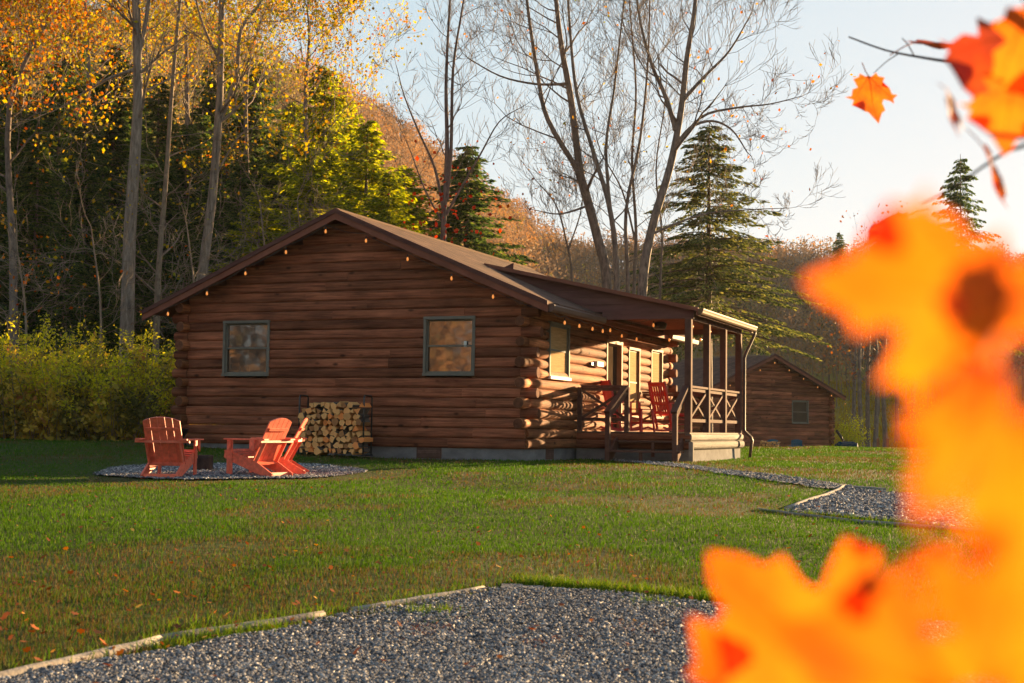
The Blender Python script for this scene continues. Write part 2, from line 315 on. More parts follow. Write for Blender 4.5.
class MB:
    def __init__(s): s.v = []; s.f = []; s.r = []; s.m = []; s.sm = []
    def add(s, vs, fs, r=None, m=0, smooth=False):
        b = len(s.v); s.v.extend([tuple(v) for v in vs]); r = random.random() if r is None else r
        for f in fs: s.f.append([i + b for i in f]); s.r.append(r); s.m.append(m); s.sm.append(smooth)
    def box(s, a, b, r=None, m=0, ch=0):
        x0, x1 = sorted((a[0], b[0])); y0, y1 = sorted((a[1], b[1])); z0, z1 = sorted((a[2], b[2]))
        s.add([(x0, y0, z0), (x1, y0, z0), (x1, y1, z0), (x0, y1, z0), (x0, y0, z1), (x1, y0, z1), (x1, y1, z1), (x0, y1, z1)],
              [(0, 3, 2, 1), (4, 5, 6, 7), (0, 1, 5, 4), (1, 2, 6, 5), (2, 3, 7, 6), (3, 0, 4, 7)], r, m)
    def bar(s, p0, p1, w, t, up=(0, 0, 1), r=None, m=0):
        "board from p0 to p1; w measured across `up`-perpendicular, t along up"
        p0 = Vector(p0); p1 = Vector(p1); d = (p1 - p0).normalized(); up = Vector(up)
        sd = d.cross(up)
        if sd.length < 1e-4: sd = d.cross(Vector((1, 0, 0)))
        sd.normalize(); u = sd.cross(d).normalized()
        q = [(-w / 2, -t / 2), (w / 2, -t / 2), (w / 2, t / 2), (-w / 2, t / 2)]
        vs = [p + sd * a + u * b for p in (p0, p1) for a, b in q]
        s.add(vs, [(0, 1, 2, 3), (4, 7, 6, 5), (0, 4, 5, 1), (1, 5, 6, 2), (2, 6, 7, 3), (3, 7, 4, 0)], r, m)
    def tube(s, pts, rad, n=6, caps=True, r=None, m=0, capm=None):
        pts = [Vector(p) for p in pts]; K = len(pts)
        if not hasattr(rad, '__len__'): rad = [rad] * K
        r = random.random() if r is None else r; b = len(s.v)
        d = (pts[1] - pts[0]).normalized(); a = d.orthogonal().normalized()
        for i, p in enumerate(pts):
            if i: d2 = (pts[min(i + 1, K - 1)] - pts[i - 1]).normalized()
            else: d2 = d
            a = (a - d2 * a.dot(d2)); a = a.normalized() if a.length > 1e-5 else d2.orthogonal().normalized(); c = d2.cross(a)
            for k in range(n):
                t = 2 * math.pi * k / n; s.v.append(tuple(p + (a * math.cos(t) + c * math.sin(t)) * rad[i]))
        for i in range(K - 1):
            for k in range(n):
                s.f.append([b + i * n + k, b + i * n + (k + 1) % n, b + (i + 1) * n + (k + 1) % n, b + (i + 1) * n + k]); s.r.append(r); s.m.append(m); s.sm.append(n > 4)
        if caps:
            cm = m if capm is None else capm
            s.f.append([b + k for k in range(n)][::-1]); s.r.append(r); s.m.append(cm); s.sm.append(False)
            s.f.append([b + (K - 1) * n + k for k in range(n)]); s.r.append(r); s.m.append(cm); s.sm.append(False)
    def prism(s, poly, p0, ax, ay, dirv, r=None, m=0):
        "extrude a 2D polygon (coords along ax, ay from p0) by dirv"
        p0 = Vector(p0); ax = Vector(ax); ay = Vector(ay); dv = Vector(dirv); n = len(poly)
        vs = [p0 + ax * a + ay * b for a, b in poly] + [p0 + ax * a + ay * b + dv for a, b in poly]
        s.add(vs, [list(range(n))[::-1], [n + i for i in range(n)]] + [(i, (i + 1) % n, n + (i + 1) % n, n + i) for i in range(n)], r, m)
    def build(s, name, mats, parent=None, bevel=0):
        me = bpy.data.meshes.new(name); me.from_pydata(s.v, [], s.f)
        a = me.attributes.new('rnd', 'FLOAT', 'FACE'); a.data.foreach_set('value', np.array(s.r, np.float32))
        if not isinstance(mats, (list, tuple)): mats = [mats]
        for m in mats: me.materials.append(m)
        me.polygons.foreach_set('material_index', np.array(s.m, np.int32)); me.polygons.foreach_set('use_smooth', np.array(s.sm, bool))
        if bevel:
            bm = bmesh.new(); bm.from_mesh(me)
            bmesh.ops.recalc_face_normals(bm, faces=bm.faces)
            bmesh.ops.bevel(bm, geom=[e for e in bm.edges], offset=bevel, segments=1, affect='EDGES', profile=.5)
            bm.to_mesh(me); bm.free()
        me.update()
        o = bpy.data.objects.new(name, me); COL.objects.link(o); o.parent = parent
        return o
#PART2
# ================================================================== CABINS
def log_profile(z, h, b=.042, back=.11, n=8, e=2.6):
    pts = [(-back, z)]
    for i in range(n + 1):
        t = i / n; pts.append((b * max(0, 1 - abs(2 * t - 1) ** e) ** .6, z + h * t))
    pts.append((-back, z + h)); return pts
def wall_logs(mb, org, along, outw, length, z0, h, n, holes, rng, limits=None, b_=.042, e_=2.6):
    "courses of half-round logs; holes=(a0,a1,z0,z1); butt joints every few metres"
    org = Vector(org); along = Vector(along); outw = Vector(outw)
    for i in range(n):
        z = z0 + i * h; a, b = 0.0, length
        if limits: a, b = limits(z + h * .5); 
        if b - a < .1: continue
        segs = [(a, b)]
        for (h0, h1, hz0, hz1) in holes:
            if z + h * .5 > hz0 and z + h * .5 < hz1:
                ns = []
                for s0, s1 in segs:
                    if h0 > s0 and h1 < s1: ns += [(s0, h0), (h1, s1)]
                    else: ns.append((s0, s1))
                segs = ns
        for s0, s1 in segs:
            p = s0
            while p < s1 - .01:
                q = p + rng.uniform(2.2, 4.6)
                if s1 - q < .8: q = s1
                jit = rng.uniform(-.006, .008)
                mb.prism([(d + jit, zz) for d, zz in log_profile(z + .002, h - .004, b_, .11, 8, e_)], org + along * (p + .002), outw, (0, 0, 1), along * (q - p - .004), r=rng.random())
                p = q
def log_end(mb, p, d, ln, rad, rng):
    "round log tip poking past a corner, darker cut face"
    p = Vector(p); d = Vector(d)
    rad *= rng.uniform(.92, 1.06); ln *= rng.uniform(.9, 1.12)
    mb.tube([p, p + d * (ln - .02), p + d * ln], [rad, rad, rad * .9], n=12, r=rng.random(), capm=1)
def window(root, name, org, along, outw, w, h, pane_m, frame_m, sill_m=None, ts=.055, depth=.05, sash=True, mid=.52):
    org = Vector(org); al = Vector(along); ou = Vector(outw); up = Vector((0, 0, 1))
    def bx(mb, a0, a1, z0, z1, d0, d1, r=None):
        mb.prism([(a0, z0), (a1, z0), (a1, z1), (a0, z1)], org + ou * d0, al, up, ou * (d1 - d0), r)
    f = MB()
    bx(f, -ts, w + ts, h, h + ts * 1.1, -.10, depth + .012); bx(f, -ts, w + ts, -ts, 0, -.10, depth + (.03 if sill_m is None else .0))
    bx(f, -ts, 0, 0.001, h - .001, -.10, depth); bx(f, w, w + ts, 0.001, h - .001, -.10, depth)
    fr = f.build('window_frame' if name == 'window' else 'door_frame', frame_m, root)
    if sash:
        s = MB(); t = .035
        for (z0, z1, d) in ((0.002, h * mid, .012 if pane_m is not M_BLIND else .04), (h * mid - .03, h - .002, -.015 if pane_m is not M_BLIND else .034)):
            bx(s, .003, t, z0, z1, d - .03, d); bx(s, w - t, w - .003, z0, z1, d - .03, d)
            bx(s, t + .001, w - t - .001, z0, z0 + t, d - .03, d); bx(s, t + .001, w - t - .001, z1 - t, z1, d - .03, d)
        s.build('sash', frame_m, fr)
    p = MB(); pd = .028 if pane_m is M_BLIND else -.036
    bx(p, .01, w - .01, .01, h - .01, -.055, pd); p.build('pane', pane_m, fr)
    if sill_m:
        q = MB(); bx(q, -ts - .01, w + ts + .01, -ts - .03, -ts + .03, -.02, depth + .035); q.build('sill', sill_m, fr)
    return fr

def cabin_shell(root, W, L, z0, h, n, RZ, slope, ovE, ovL, ovG, gh, sh, seed, fz=-.5, rear=True):
    """gable wall on y=0 facing -y, long wall on x=0 facing +x; ridge over the middle"""
    rng = random.Random(seed); rx = -W / 2 - .08
    zt = z0 + n * h
    und = lambda x: RZ - .2 - slope * abs(x - rx)
    def lim(z):
        if z < und(0) - .0 and z < und(-W): return (0, W)
        hw = (RZ - .12 - z) / slope
        return (max(0, rx + W - hw), min(W, rx + W + hw))
    gm = MB()
    ng = int((RZ - .15 - z0) / h)
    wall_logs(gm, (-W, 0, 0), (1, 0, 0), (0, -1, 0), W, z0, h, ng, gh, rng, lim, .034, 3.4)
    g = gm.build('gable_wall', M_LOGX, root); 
    if rear:
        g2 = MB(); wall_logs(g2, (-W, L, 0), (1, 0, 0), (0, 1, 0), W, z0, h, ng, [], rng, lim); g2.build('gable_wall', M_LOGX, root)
    s = MB(); wall_logs(s, (0, 0, 0), (0, 1, 0), (1, 0, 0), L, z0, h, n, sh, rng, None, .068, 2.1); s.build('long_wall', M_LOGY, root)
    s = MB(); wall_logs(s, (-W, 0, 0), (0, 1, 0), (-1, 0, 0), L, z0, h, n, [], rng); s.build('long_wall', M_LOGY, root)
    # corner log tips: alternate courses pass the corner each way (lowest two stay flush)
    ex = ey = None
    for i in range(2, n + 1):
        zc = z0 + (i + .5) * h
        for cx_, sx in ((0, 1), (-W, -1)):
            for cy_, sy in ((0, -1), (L, 1)):
                if i % 2 == 0: ey = MB(); log_end(ey, (cx_ - sx * .04, cy_ - sy * .1, zc), (0, sy, 0), .37, h * .56, rng); ey.build('log_tip', [M_LOGY, M_END], root)
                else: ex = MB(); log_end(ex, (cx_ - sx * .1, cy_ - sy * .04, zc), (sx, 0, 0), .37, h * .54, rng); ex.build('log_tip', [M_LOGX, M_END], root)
    f = MB(); f.box((-W + .02, .02, fz), (-.02, L - .02, z0 + .012)); f.build('foundation', M_CONC, root)
    # roof
    xe, xw = ovE, -W - ovL; y0, y1 = -ovG, L + ovG
    zs = lambda x: RZ - slope * abs(x - rx)
    r = MB()
    for xa, xb in ((rx, xe), (xw, rx)):
        r.prism([(xa, zs(xa)), (xb, zs(xb)), (xb, zs(xb) - .05), (xa, zs(xa) - .05)], (0, y0, 0), (1, 0, 0), (0, 0, 1), (0, y1 - y0, 0))
    roof = r.build('roof', M_ROOF, root)
    so = MB()
    for xa, xb in ((rx, xe - .03), (xw + .03, rx)):
        so.prism([(xa, zs(xa) - .054), (xb, zs(xb) - .054), (xb, zs(xb) - .075), (xa, zs(xa) - .075)], (0, y0 + .03, 0), (1, 0, 0), (0, 0, 1), (0, y1 - y0 - .06, 0))
    so.build('soffit', M_TRIM, roof)
    for yy, sg in ((y0, -1), (y1, 1)):
        b = MB()
        for xa, xb in ((rx, xe), (xw, rx)):
            b.prism([(xa, zs(xa) - .085), (xb, zs(xb) - .085), (xb, zs(xb) - .215), (xa, zs(xa) - .215)], (0, yy, 0), (1, 0, 0), (0, 0, 1), (0, sg * .03, 0))
            b.prism([(xa, zs(xa) + .014), (xb, zs(xb) + .014), (xb, zs(xb) - .082), (xa, zs(xa) - .082)], (0, yy - sg * .001, 0), (1, 0, 0), (0, 0, 1), (0, sg * .055, 0), m=1)
        b.build('rake_board', [M_TRIM, M_SIDING], roof)
    c = MB(); c.prism([(rx - .13, zs(rx - .13) + .005), (rx, RZ + .035), (rx + .13, zs(rx + .13) + .005), (rx, RZ + .005)], (0, y0 + .02, 0), (1, 0, 0), (0, 0, 1), (0, y1 - y0 - .04, 0))
    c.build('ridge_cap', M_GUTL, roof)
    return roof, rx, zs

def string_lights(name, pts, bulbs, root, label, group='strings of round amber bulbs'):
    t = empty('string_lights', (0, 0, 0), 0, label, 'string lights', group)
    t.matrix_world = root.matrix_world.copy() if False else Matrix.Identity(4)
    t.location = root.location; t.rotation_euler = root.rotation_euler
    w = MB()
    for a, b in zip(pts[:-1], pts[1:]):
        a = Vector(a); b = Vector(b)
        w.tube([a + (b - a) * k / 6 - Vector((0, 0, .05 * math.sin(math.pi * k / 6))) for k in range(7)], .006, n=4, caps=False)
    w.build('wire', M_BLACK, t)
    bs = MB(); prof = [(.010, 0), (.020, -.02), (.026, -.045), (.022, -.07), (.006, -.085)]
    bs.tube([(0, 0, z) for r_, z in prof], [r_ for r_, z in prof], n=8)
    bo = bs.build('bulb', M_BULB, t); so = MB(); so.tube([(0, 0, .05), (0, 0, 0)], [.014, .016], n=6); sk = so.build('socket', M_BLACK, bo)
    for i, p in enumerate(bulbs):
        if i == 0: bb = bo
        else:
            bb = bo.copy(); COL.objects.link(bb); bb.parent = t
            s2 = sk.copy(); COL.objects.link(s2); s2.parent = bb
        bb.location = p
    return t

# ---- main cabin
CAB = empty('log_cabin', O, -YAW, 'large dark brown log cabin with a low gable roof and sunlit covered porch', 'cabin')
CW, CL = 8.10, 10.5
Z0, LH, NC = .25, .2035, 14
RZ, SL = 5.18, .428
gh = [(-7.03 + CW, -5.97 + CW, 1.77, 2.86), (-2.20 + CW, -1.16 + CW, 1.77, 2.87)]
sh = [(1.20, 2.34, 1.78, 2.83), (5.05, 6.12, .62, 2.70), (6.78, 7.62, 1.0, 2.62), (8.75, 9.70, 1.0, 2.70)]
ROOF, RX, ZS = cabin_shell(CAB, CW, CL, Z0, LH, NC, RZ, SL, .62, .80, .45, gh, sh, 3)
for a0, a1, z0_, z1_ in gh:
    window(CAB, 'window', (-CW + a0, 0, z0_), (1, 0, 0), (0, -1, 0), a1 - a0, z1_ - z0_, M_GLASS, M_FRAME)
window(CAB, 'window', (0, 1.20, 1.78), (0, 1, 0), (1, 0, 0), 1.14, 1.05, M_BLIND, M_FRAME, M_WHITE, depth=.078)
window(CAB, 'window', (0, 6.78, 1.0), (0, 1, 0), (1, 0, 0), .84, 1.62, M_BLIND, M_TANF, depth=.078)
window(CAB, 'window', (0, 8.75, 1.0), (0, 1, 0), (1, 0, 0), .95, 1.70, M_BLIND, M_TANF, depth=.078)
fr = window(CAB, 'door', (0, 5.05, .66), (0, 1, 0), (1, 0, 0), 1.07, 2.02, M_DOORG, M_TANF, ts=.07, mid=.4, depth=.078)
fr.name = 'door'
k = MB(); k.tube([(.03, 5.98, 1.66), (.09, 5.98, 1.66), (.10, 5.90, 1.66)], .014, n=6); k.build('handle', M_BLACK, fr)
v = MB()
for i in range(6): v.box((-2.36, -.004, .045 + i * .032), (-1.86, .03, .067 + i * .032))
v.box((-2.39, .004, .03), (-1.83, .03, .25)); v.build('vent', M_VENT, CAB)
v = MB()
for i in range(6): v.box((-.035, 1.25, .045 + i * .032), (.004, 1.65, .067 + i * .032))
v.box((-.035, 1.22, .03), (-.006, 1.68, .25)); v.build('vent', M_VENT, CAB)
k = MB(); k.box((-1.36, -.012, 2.30), (-1.30, -.004, 2.42)); k.build('window_sticker', M_WHITE, CAB)
# white fixture on the long wall
k = MB(); k.box((.05, 4.0, 2.08), (.17, 4.46, 2.20)); k.box((.05, 3.74, 2.09), (.12, 3.99, 2.17), m=1); k.build('wall_fixture', [M_WHITE, M_BLACK], CAB, .01)
# eave gutter
prof = [(.625, 3.085), (.74, 3.085), (.75, 3.06), (.735, 2.985), (.70, 2.955), (.625, 2.955)]
for a, b in ((-.44, 2.86), (8.3, CL + .44)):
    g = MB(); g.prism(prof, (0, a, 0), (1, 0, 0), (0, 0, 1), (0, b - a, 0)); g.build('gutter', M_GUT, ROOF)
f = MB(); f.box((.575, -.43, 2.96), (.622, CL + .43, 3.05)); f.build('fascia', M_TRIM, ROOF)

# ---- porch
PX, PY0, PY1, DZ = 2.6, 2.95, 7.9, .62
d = MB()
yy = PY0 - .03
nb = 0
xx = .06
while xx < PX - .02:                                  # boards run along the wall
    d.box((xx, PY0 - .03, DZ - .03), (min(xx + .135, PX + .05), PY1 + .03, DZ)); xx += .141
d.build('deck', M_DECK, CAB)
rim = MB(); rg = random.Random(5)
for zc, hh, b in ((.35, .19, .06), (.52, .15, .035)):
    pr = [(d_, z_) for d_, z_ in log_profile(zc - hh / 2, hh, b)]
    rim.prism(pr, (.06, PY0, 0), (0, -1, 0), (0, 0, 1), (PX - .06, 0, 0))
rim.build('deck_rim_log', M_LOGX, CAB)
rim = MB()
for zc, hh, b in ((.35, .19, .06), (.52, .15, .035)):
    rim.prism(log_profile(zc - hh / 2, hh, b), (PX, PY0 - .03, 0), (1, 0, 0), (0, 0, 1), (0, PY1 - PY0 + .06, 0))
rim.build('deck_rim_log', M_WEATH, CAB)
f = MB(); f.box((.03, PY0 + .05, -.5), (PX - .03, PY1 - .03, .25)); f.build('porch_foundation', M_CONC, CAB)
posts = []
for i in range(4):
    y = PY0 + .07 + i * (PY1 - PY0 - .14) / 3
    p = MB(); p.box((PX - .14, y - .07, DZ + .002), (PX, y + .07, 3.03)); posts.append(y); p.build('post', M_POST, CAB, .006)
p = MB(); p.box((.06, PY0, DZ + .002), (.15, PY0 + .10, 1.58)); p.build('rail_post', M_POST, CAB)
p = MB(); p.box((1.13, PY0, DZ + .002), (1.23, PY0 + .10, 1.58)); p.build('rail_post', M_POST, CAB)
b = MB(); b.box((PX - .13, PY0 - .0, 3.032), (PX - .01, PY1 + .02, 3.2)); b.box((.62, PY0 - .004, 3.045), (PX + .055, PY0 + .05, 3.215), r=.6); b.box((0.05, PY1 - .05, 3.04), (PX - .131, PY1 + .05, 3.2)); b.build('beam', M_SIDING, CAB)
def railing(p0, p1, zt=1.60, zb=.88, bays=1, cap=.12):
    p0 = Vector(p0); p1 = Vector(p1); m = MB(); up = (0, 0, 1)
    m.bar(p0 + Vector((0, 0, zt)), p1 + Vector((0, 0, zt)), cap, .045, up); m.bar(p0 + Vector((0, 0, zt - .062)), p1 + Vector((0, 0, zt - .062)), .04, .07, up)
    m.bar(p0 + Vector((0, 0, zb)), p1 + Vector((0, 0, zb)), .05, .07, up)
    sd = (p1 - p0).cross(Vector((0, 0, 1))).normalized()
    for i in range(bays):
        a = p0.lerp(p1, i / bays); c = p0.lerp(p1, (i + 1) / bays)
        m.bar(a + Vector((0, 0, zb + .03)) + sd * .014, c + Vector((0, 0, zt - .09)) + sd * .014, .024, .055, up)
        m.bar(a + Vector((0, 0, zt - .09)) - sd * .014, c + Vector((0, 0, zb + .03)) - sd * .014, .024, .055, up)
    return m.build('railing', M_POST, CAB)
for i in range(3): railing((PX - .07, posts[i] + .072, 0), (PX - .07, posts[i + 1] - .072, 0))
railing((.152, PY0 + .05, 0), (1.128, PY0 + .05, 0))
railing((.10, PY1 - .07, 0), (PX - .142, PY1 - .07, 0), bays=2)
# porch roof: thin slab from high on the main roof out over the beam
AX_, AZ_ = None, None
_d = ray(484.5, 265.0); _n = E2; _t = ((O + E2 * (PY0 - .1)) - CAM).dot(_n) / _d.dot(_n); _q = CAM + _d * _t - O
AX_ = _q.dot(E1); AZ_ = _q.z; AZ_ = ZS(AX_) + .02
OX_, OZ_ = 2.78, 3.255
pz = lambda x: AZ_ + (OZ_ - AZ_) * (x - AX_) / (OX_ - AX_)
r = MB(); r.prism([(AX_, pz(AX_)), (OX_, OZ_), (OX_, OZ_ - .05), (AX_, pz(AX_) - .05)], (0, PY0 - .1, 0), (1, 0, 0), (0, 0, 1), (0, PY1 - PY0 + .55, 0)); PR = r.build('porch_roof', M_ROOF, CAB)
r = MB()
for i in range(12):                                     # lapped boards closing the wedge over the main roof
    za = 3.215 + i * .165; zb = za + .163
    xl = max(RX + (RZ - za) / SL - .02, AX_); xl2 = max(RX + (RZ - zb) / SL - .02, AX_)
    xr = AX_ + (za - AZ_) / (OZ_ - AZ_) * (OX_ - AX_); xr2 = AX_ + (zb - AZ_) / (OZ_ - AZ_) * (OX_ - AX_)
    xr = min(xr, OX_ - .06); xr2 = min(xr2, OX_ - .06)
    if xr - xl < .05: break
    if xr2 < xl2: 
        xr2 = xl2 = xr; 
    zt = min(zb, pz(xl2) - .0)
    if za < 3.22: xl = min(xl, .64); xl2 = min(xl2, .62)
    r.add([(xl, PY0 + .012, za), (xr, PY0 + .012, za), (xr2, PY0 + .034, zb - .0), (xl2, PY0 + .034, zb - .0), (xl, PY0 + .04, za), (xr, PY0 + .04, za)], [(0, 1, 2, 3), (0, 4, 5, 1)])
r.build('siding', M_SIDING, PR)
# same wedge closed at the far end
r = MB(); r.add([(AX_, PY1 + .05, pz(AX_)), (.62, PY1 + .05, ZS(.62)), (OX_ - .06, PY1 + .05, 3.2), (OX_ - .06, PY1 + .05, OZ_ - .03)], [(0, 1, 2, 3)]); r.build('siding', M_SIDING, PR)
ce = MB(); xx = .07
while xx < PX - .16:
    ce.box((xx, PY0 + .055, 3.165), (xx + .125, PY1 - .055, 3.18)); xx += .13
ce.build('ceiling', M_TRIM, PR)
fb = MB(); fb.box((OX_ - .05, PY0 - .1, 3.10), (OX_ - .012, PY1 + .44, 3.20)); 
fb.prism([(AX_, pz(AX_) + .012), (OX_, OZ_ + .012), (OX_, OZ_ - .07), (AX_, pz(AX_) - .07)], (0, PY0 - .1, 0), (1, 0, 0), (0, 0, 1), (0, -.03, 0), r=.4); fb.build('fascia', M_TRIM, PR)
g = MB(); gp = [(OX_ - .005, 3.245), (OX_ + .11, 3.245), (OX_ + .11, 3.22), (OX_ + .095, 3.19), (OX_ + .085, 3.155), (OX_ + .05, 3.125), (OX_ - .005, 3.125)]
g.prism(gp, (0, PY0 - .08, 0), (1, 0, 0), (0, 0, 1), (0, PY1 - PY0 + .53, 0))
g.build('gutter', M_GUTL, PR)
ds = MB(); yE = PY1 + .36
ds.tube([(OX_ + .06, yE, 3.13), (OX_ + .05, yE, 3.05), (PX + .06, PY1 + .12, 2.55), (PX + .045, PY1 + .05, 2.45), (PX + .045, PY1 + .04, .74), (PX + .06, PY1 + .02, .66), (PX + .22, PY1 + .0, .52), (PX + .25, PY1, .44), (PX + .20, PY1 - .02, .02)], .038, n=8)
ds.build('downspout', M_GUT, PR)
lf = MB(); lf.tube([(1.25, 5.3, 3.164), (1.25, 5.3, 3.12)], [.10, .17], n=12); lf.tube([(1.25, 5.3, 3.12), (1.25, 5.3, 3.00)], [.17, .13], n=12); lf.build('ceiling_lamp', M_BLACK, PR)
# steps
st = MB(); st.box((.93, 2.26, .19), (2.56, 2.58, .235)); st.box((1.0, 2.62, .40), (2.45, 2.90, .435)); 
for x_ in (1.0, 2.44): st.bar((x_, 2.9, .42), (x_, 2.30, .05), .05, .22)
st.box((1.66, 2.3, -.1), (1.72, 2.36, .188)); st.box((1.84, 2.60, .1), (1.90, 2.66, .398)); st.build('steps', M_POST, CAB)
for xn, xt in ((.98, 1.17), (2.44, 2.50)):
    h_ = MB(); h_.box((xn - .05, 2.24, -.15), (xn + .05, 2.34, 1.02)); h_.bar((xn, 2.20, 1.03), (xt, PY0 - .02, 1.60), .14, .05); h_.bar((xn, 2.34, .93), (xt, PY0 - .02, 1.45), .04, .09)
    h_.build('handrail', M_POST, CAB)
p = MB(); p.box((PX + .02, PY0 - .22, -.15), (PX + .11, PY0 - .13, .42)); p.build('short_post', M_TIMBER, CAB)

# string lights
def rk(x): return (x, -.50, ZS(x) - .235)
def _rx(px, py):
    d = ray(px, py); q = CAM + d * (((O - E2 * .5) - CAM).dot(E2) / d.dot(E2)) - O; return q.dot(E1)
xs_ = [_rx(*q) for q in ((168, 312), (207, 292), (245.5, 271), (286, 251), (325.7, 230), (366, 240.6), (407.6, 258.4), (451.5, 275.7), (493, 297))]
pts = [rk(-8.95)] + [rk(x) for x in xs_] + [(.66, -.42, 2.94)]
string_lights('gable', pts, [Vector(p) - Vector((0, 0, .10)) for p in pts[1:-1]], CAB, 'string of small amber bulbs hanging under the gable edge of the large cabin')
pts = [(.68, -.30, 2.93)] + [(.68, y, 2.93) for y in (.35, 1.25, 2.1, 2.8)] 
string_lights('eave', pts, [Vector(p) - Vector((0, 0, .10)) for p in pts[1:]], CAB, 'short string of four amber bulbs below the eave left of the porch')
pts = [(PX - .2, PY0 + .1, 3.12), (PX - .2, PY0 + .9, 3.08), (PX - .2, PY0 + 2.5, 3.08), (PX - .2, PY0 + 4.1, 3.08), (1.6, PY1 - .15, 3.05), (.8, PY1 - .15, 3.05), (.3, 6.6, 3.0), (.3, 5.4, 3.0), (.4, 4.2, 3.05), (1.6, PY0 + .6, 3.1)]
string_lights('porch', pts, [Vector(p) - Vector((0, 0, .10)) for p in pts[1:]], CAB, 'string of amber bulbs looped round under the porch ceiling')

# ---- far cabin
FD = 71.0
fo = Vector((16.64, 73.05, -.62)); FYAW = math.radians(30)
FAR = empty('log_cabin', fo, FYAW, 'small dark log cabin with one screened window far behind the porch, half hidden by it', 'cabin')
FWd, FL = 8.1, 10.5
fgh = [(FWd - 2.59, FWd - 1.58, 1.74, 2.82)]
FROOF, frx, FZS = cabin_shell(FAR, FWd, FL, .25, .2035, 14, 5.18, .428, .62, .8, .45, fgh, [], 9, rear=False)
window(FAR, 'window', (-2.59, 0, 1.74), (1, 0, 0), (0, -1, 0), 1.01, 1.08, M_DOORG, M_FRAME)
def rk2(x): return (x, -.52, FZS(x) - .26)
pts = [rk2(-8.0 + i * .95) for i in range(10)]
string_lights('far', pts, [Vector(p) - Vector((0, 0, .12)) for p in pts], FAR, 'string of amber bulbs along the gable edge of the far small cabin')
ds = MB(); ds.tube([(.35, -.1, 1.35), (1.5, .4, .60)], .07, n=8); ds.build('downspout', M_BLACK, FAR)
#PART3
# ================================================================== FURNITURE
def adirondack(mat, loc, rz, label, group):
    "front faces +y; origin on the ground under the seat"
    t = empty('adirondack_chair', loc, rz, label, 'garden chair', group)
    sl = MB()
    for s in (-1, 1):                                    # long slanted side boards, front top to rear ground
        x = s * .265
        poly = [(.42, .40), (.44, .30), (.36, .255), (-.36, .0), (-.47, .0), (-.50, .055), (-.20, .235), (.36, .415)]
        sl.prism(poly, (x - .014, 0, 0), (0, 1, 0), (0, 0, 1), (.028, 0, 0), r=.5)
    sl.bar((-.25, -.43, .05), (.25, -.43, .05), .03, .05); sl.bar((-.25, -.17, .215), (.25, -.17, .215), .07, .025, (0, -.5, 1))
    sl.build('frame', mat, t)
    st = MB()
    for i in range(6):
        y = .39 - i * .098; z = .418 - (.39 - y) * .31
        if i == 0: z -= .012
        st.bar((-.285, y, z), (.285, y, z), .082, .02, (0, .30, 1), r=.4 + .05 * i)
    st.build('seat', mat, t)
    # back: five boards under one rounded crown
    bk = MB(); base = Vector((0, -.12, .21)); up = Vector((0, -.45, .893)).normalized(); nr = up.cross(Vector((1, 0, 0))).normalized()
    w = .108
    for i in range(5):
        xc = (i - 2) * (w + .008); tl = lambda x: .62 + .17 * math.sqrt(max(0, 1 - (x / .36) ** 2)) 
        pl = [(xc - w / 2, 0), (xc + w / 2, 0)] + [(xc + w / 2 - w * q / 4, tl(xc + w / 2 - w * q / 4)) for q in range(5)]
        bk.prism(pl, base, (1, 0, 0), up, nr * .02, r=.35 + .08 * (i % 3))
    bk.bar(base + up * .60 + nr * -.015 + Vector((-.25, 0, 0)), base + up * .60 + nr * -.015 + Vector((.25, 0, 0)), .022, .045, up)
    bo = bk.build('back', mat, t)
    ar = MB()
    for s in (-1, 1):
        x = s * .34
        ar.prism([(x - .055 * s - .0, -.43), (x + .06 * s, -.43), (x + .075 * s, .2), (x + .06 * s, .36), (x - .03 * s, .39), (x - .075 * s, .30)], (0, 0, .575), (1, 0, 0), (0, 1, 0), (0, 0, .022), r=.6)
        ar.prism([(.32, .40), (.32, .57), (.24, .57), (.26, .45)], (x - .0 * s, 0, 0), (0, 1, 0), (0, 0, 1), (.02 * s, 0, 0))
    ar.bar((-.42, -.36, .553), (.42, -.36, .553), .05, .035); ar.build('armrest', mat, t)
    t.scale = (.93, .93, .93)
    for s in (-1, 1):
        l = MB(); l.box((s * .282 - .012, .27, 0), (s * .282 + .012, .37, .572)); l.build('leg', mat, t)
        l = MB(); l.bar((s * .262, -.345, .55), (s * .262, -.15, .19), .024, .06, (0, 1, 0)); l.build('leg', mat, t)
    return t
c1 = gnd(166, 479); c2 = gnd(268, 474); c3 = gnd(302, 470)
adirondack(M_CORAL, c1 + Vector((-.05, .42, 0)), -math.radians(6), 'leftmost coral red adirondack chair, its slatted back towards us', 'coral red chairs round the gravel circle')
a2 = at(257, 470, 20.6); a2.z = Tz(a2.x, a2.y)
adirondack(M_CORAL, a2, math.radians(63), 'middle coral red adirondack chair, turned left with its rounded back half seen', 'coral red chairs round the gravel circle')
a3 = at(277, 468, 21.3); a3.z = Tz(a3.x, a3.y)
adirondack(M_CORAL, a3, math.radians(92), 'coral red adirondack chair nearest the firewood rack, its back seen edge on', 'coral red chairs round the gravel circle')
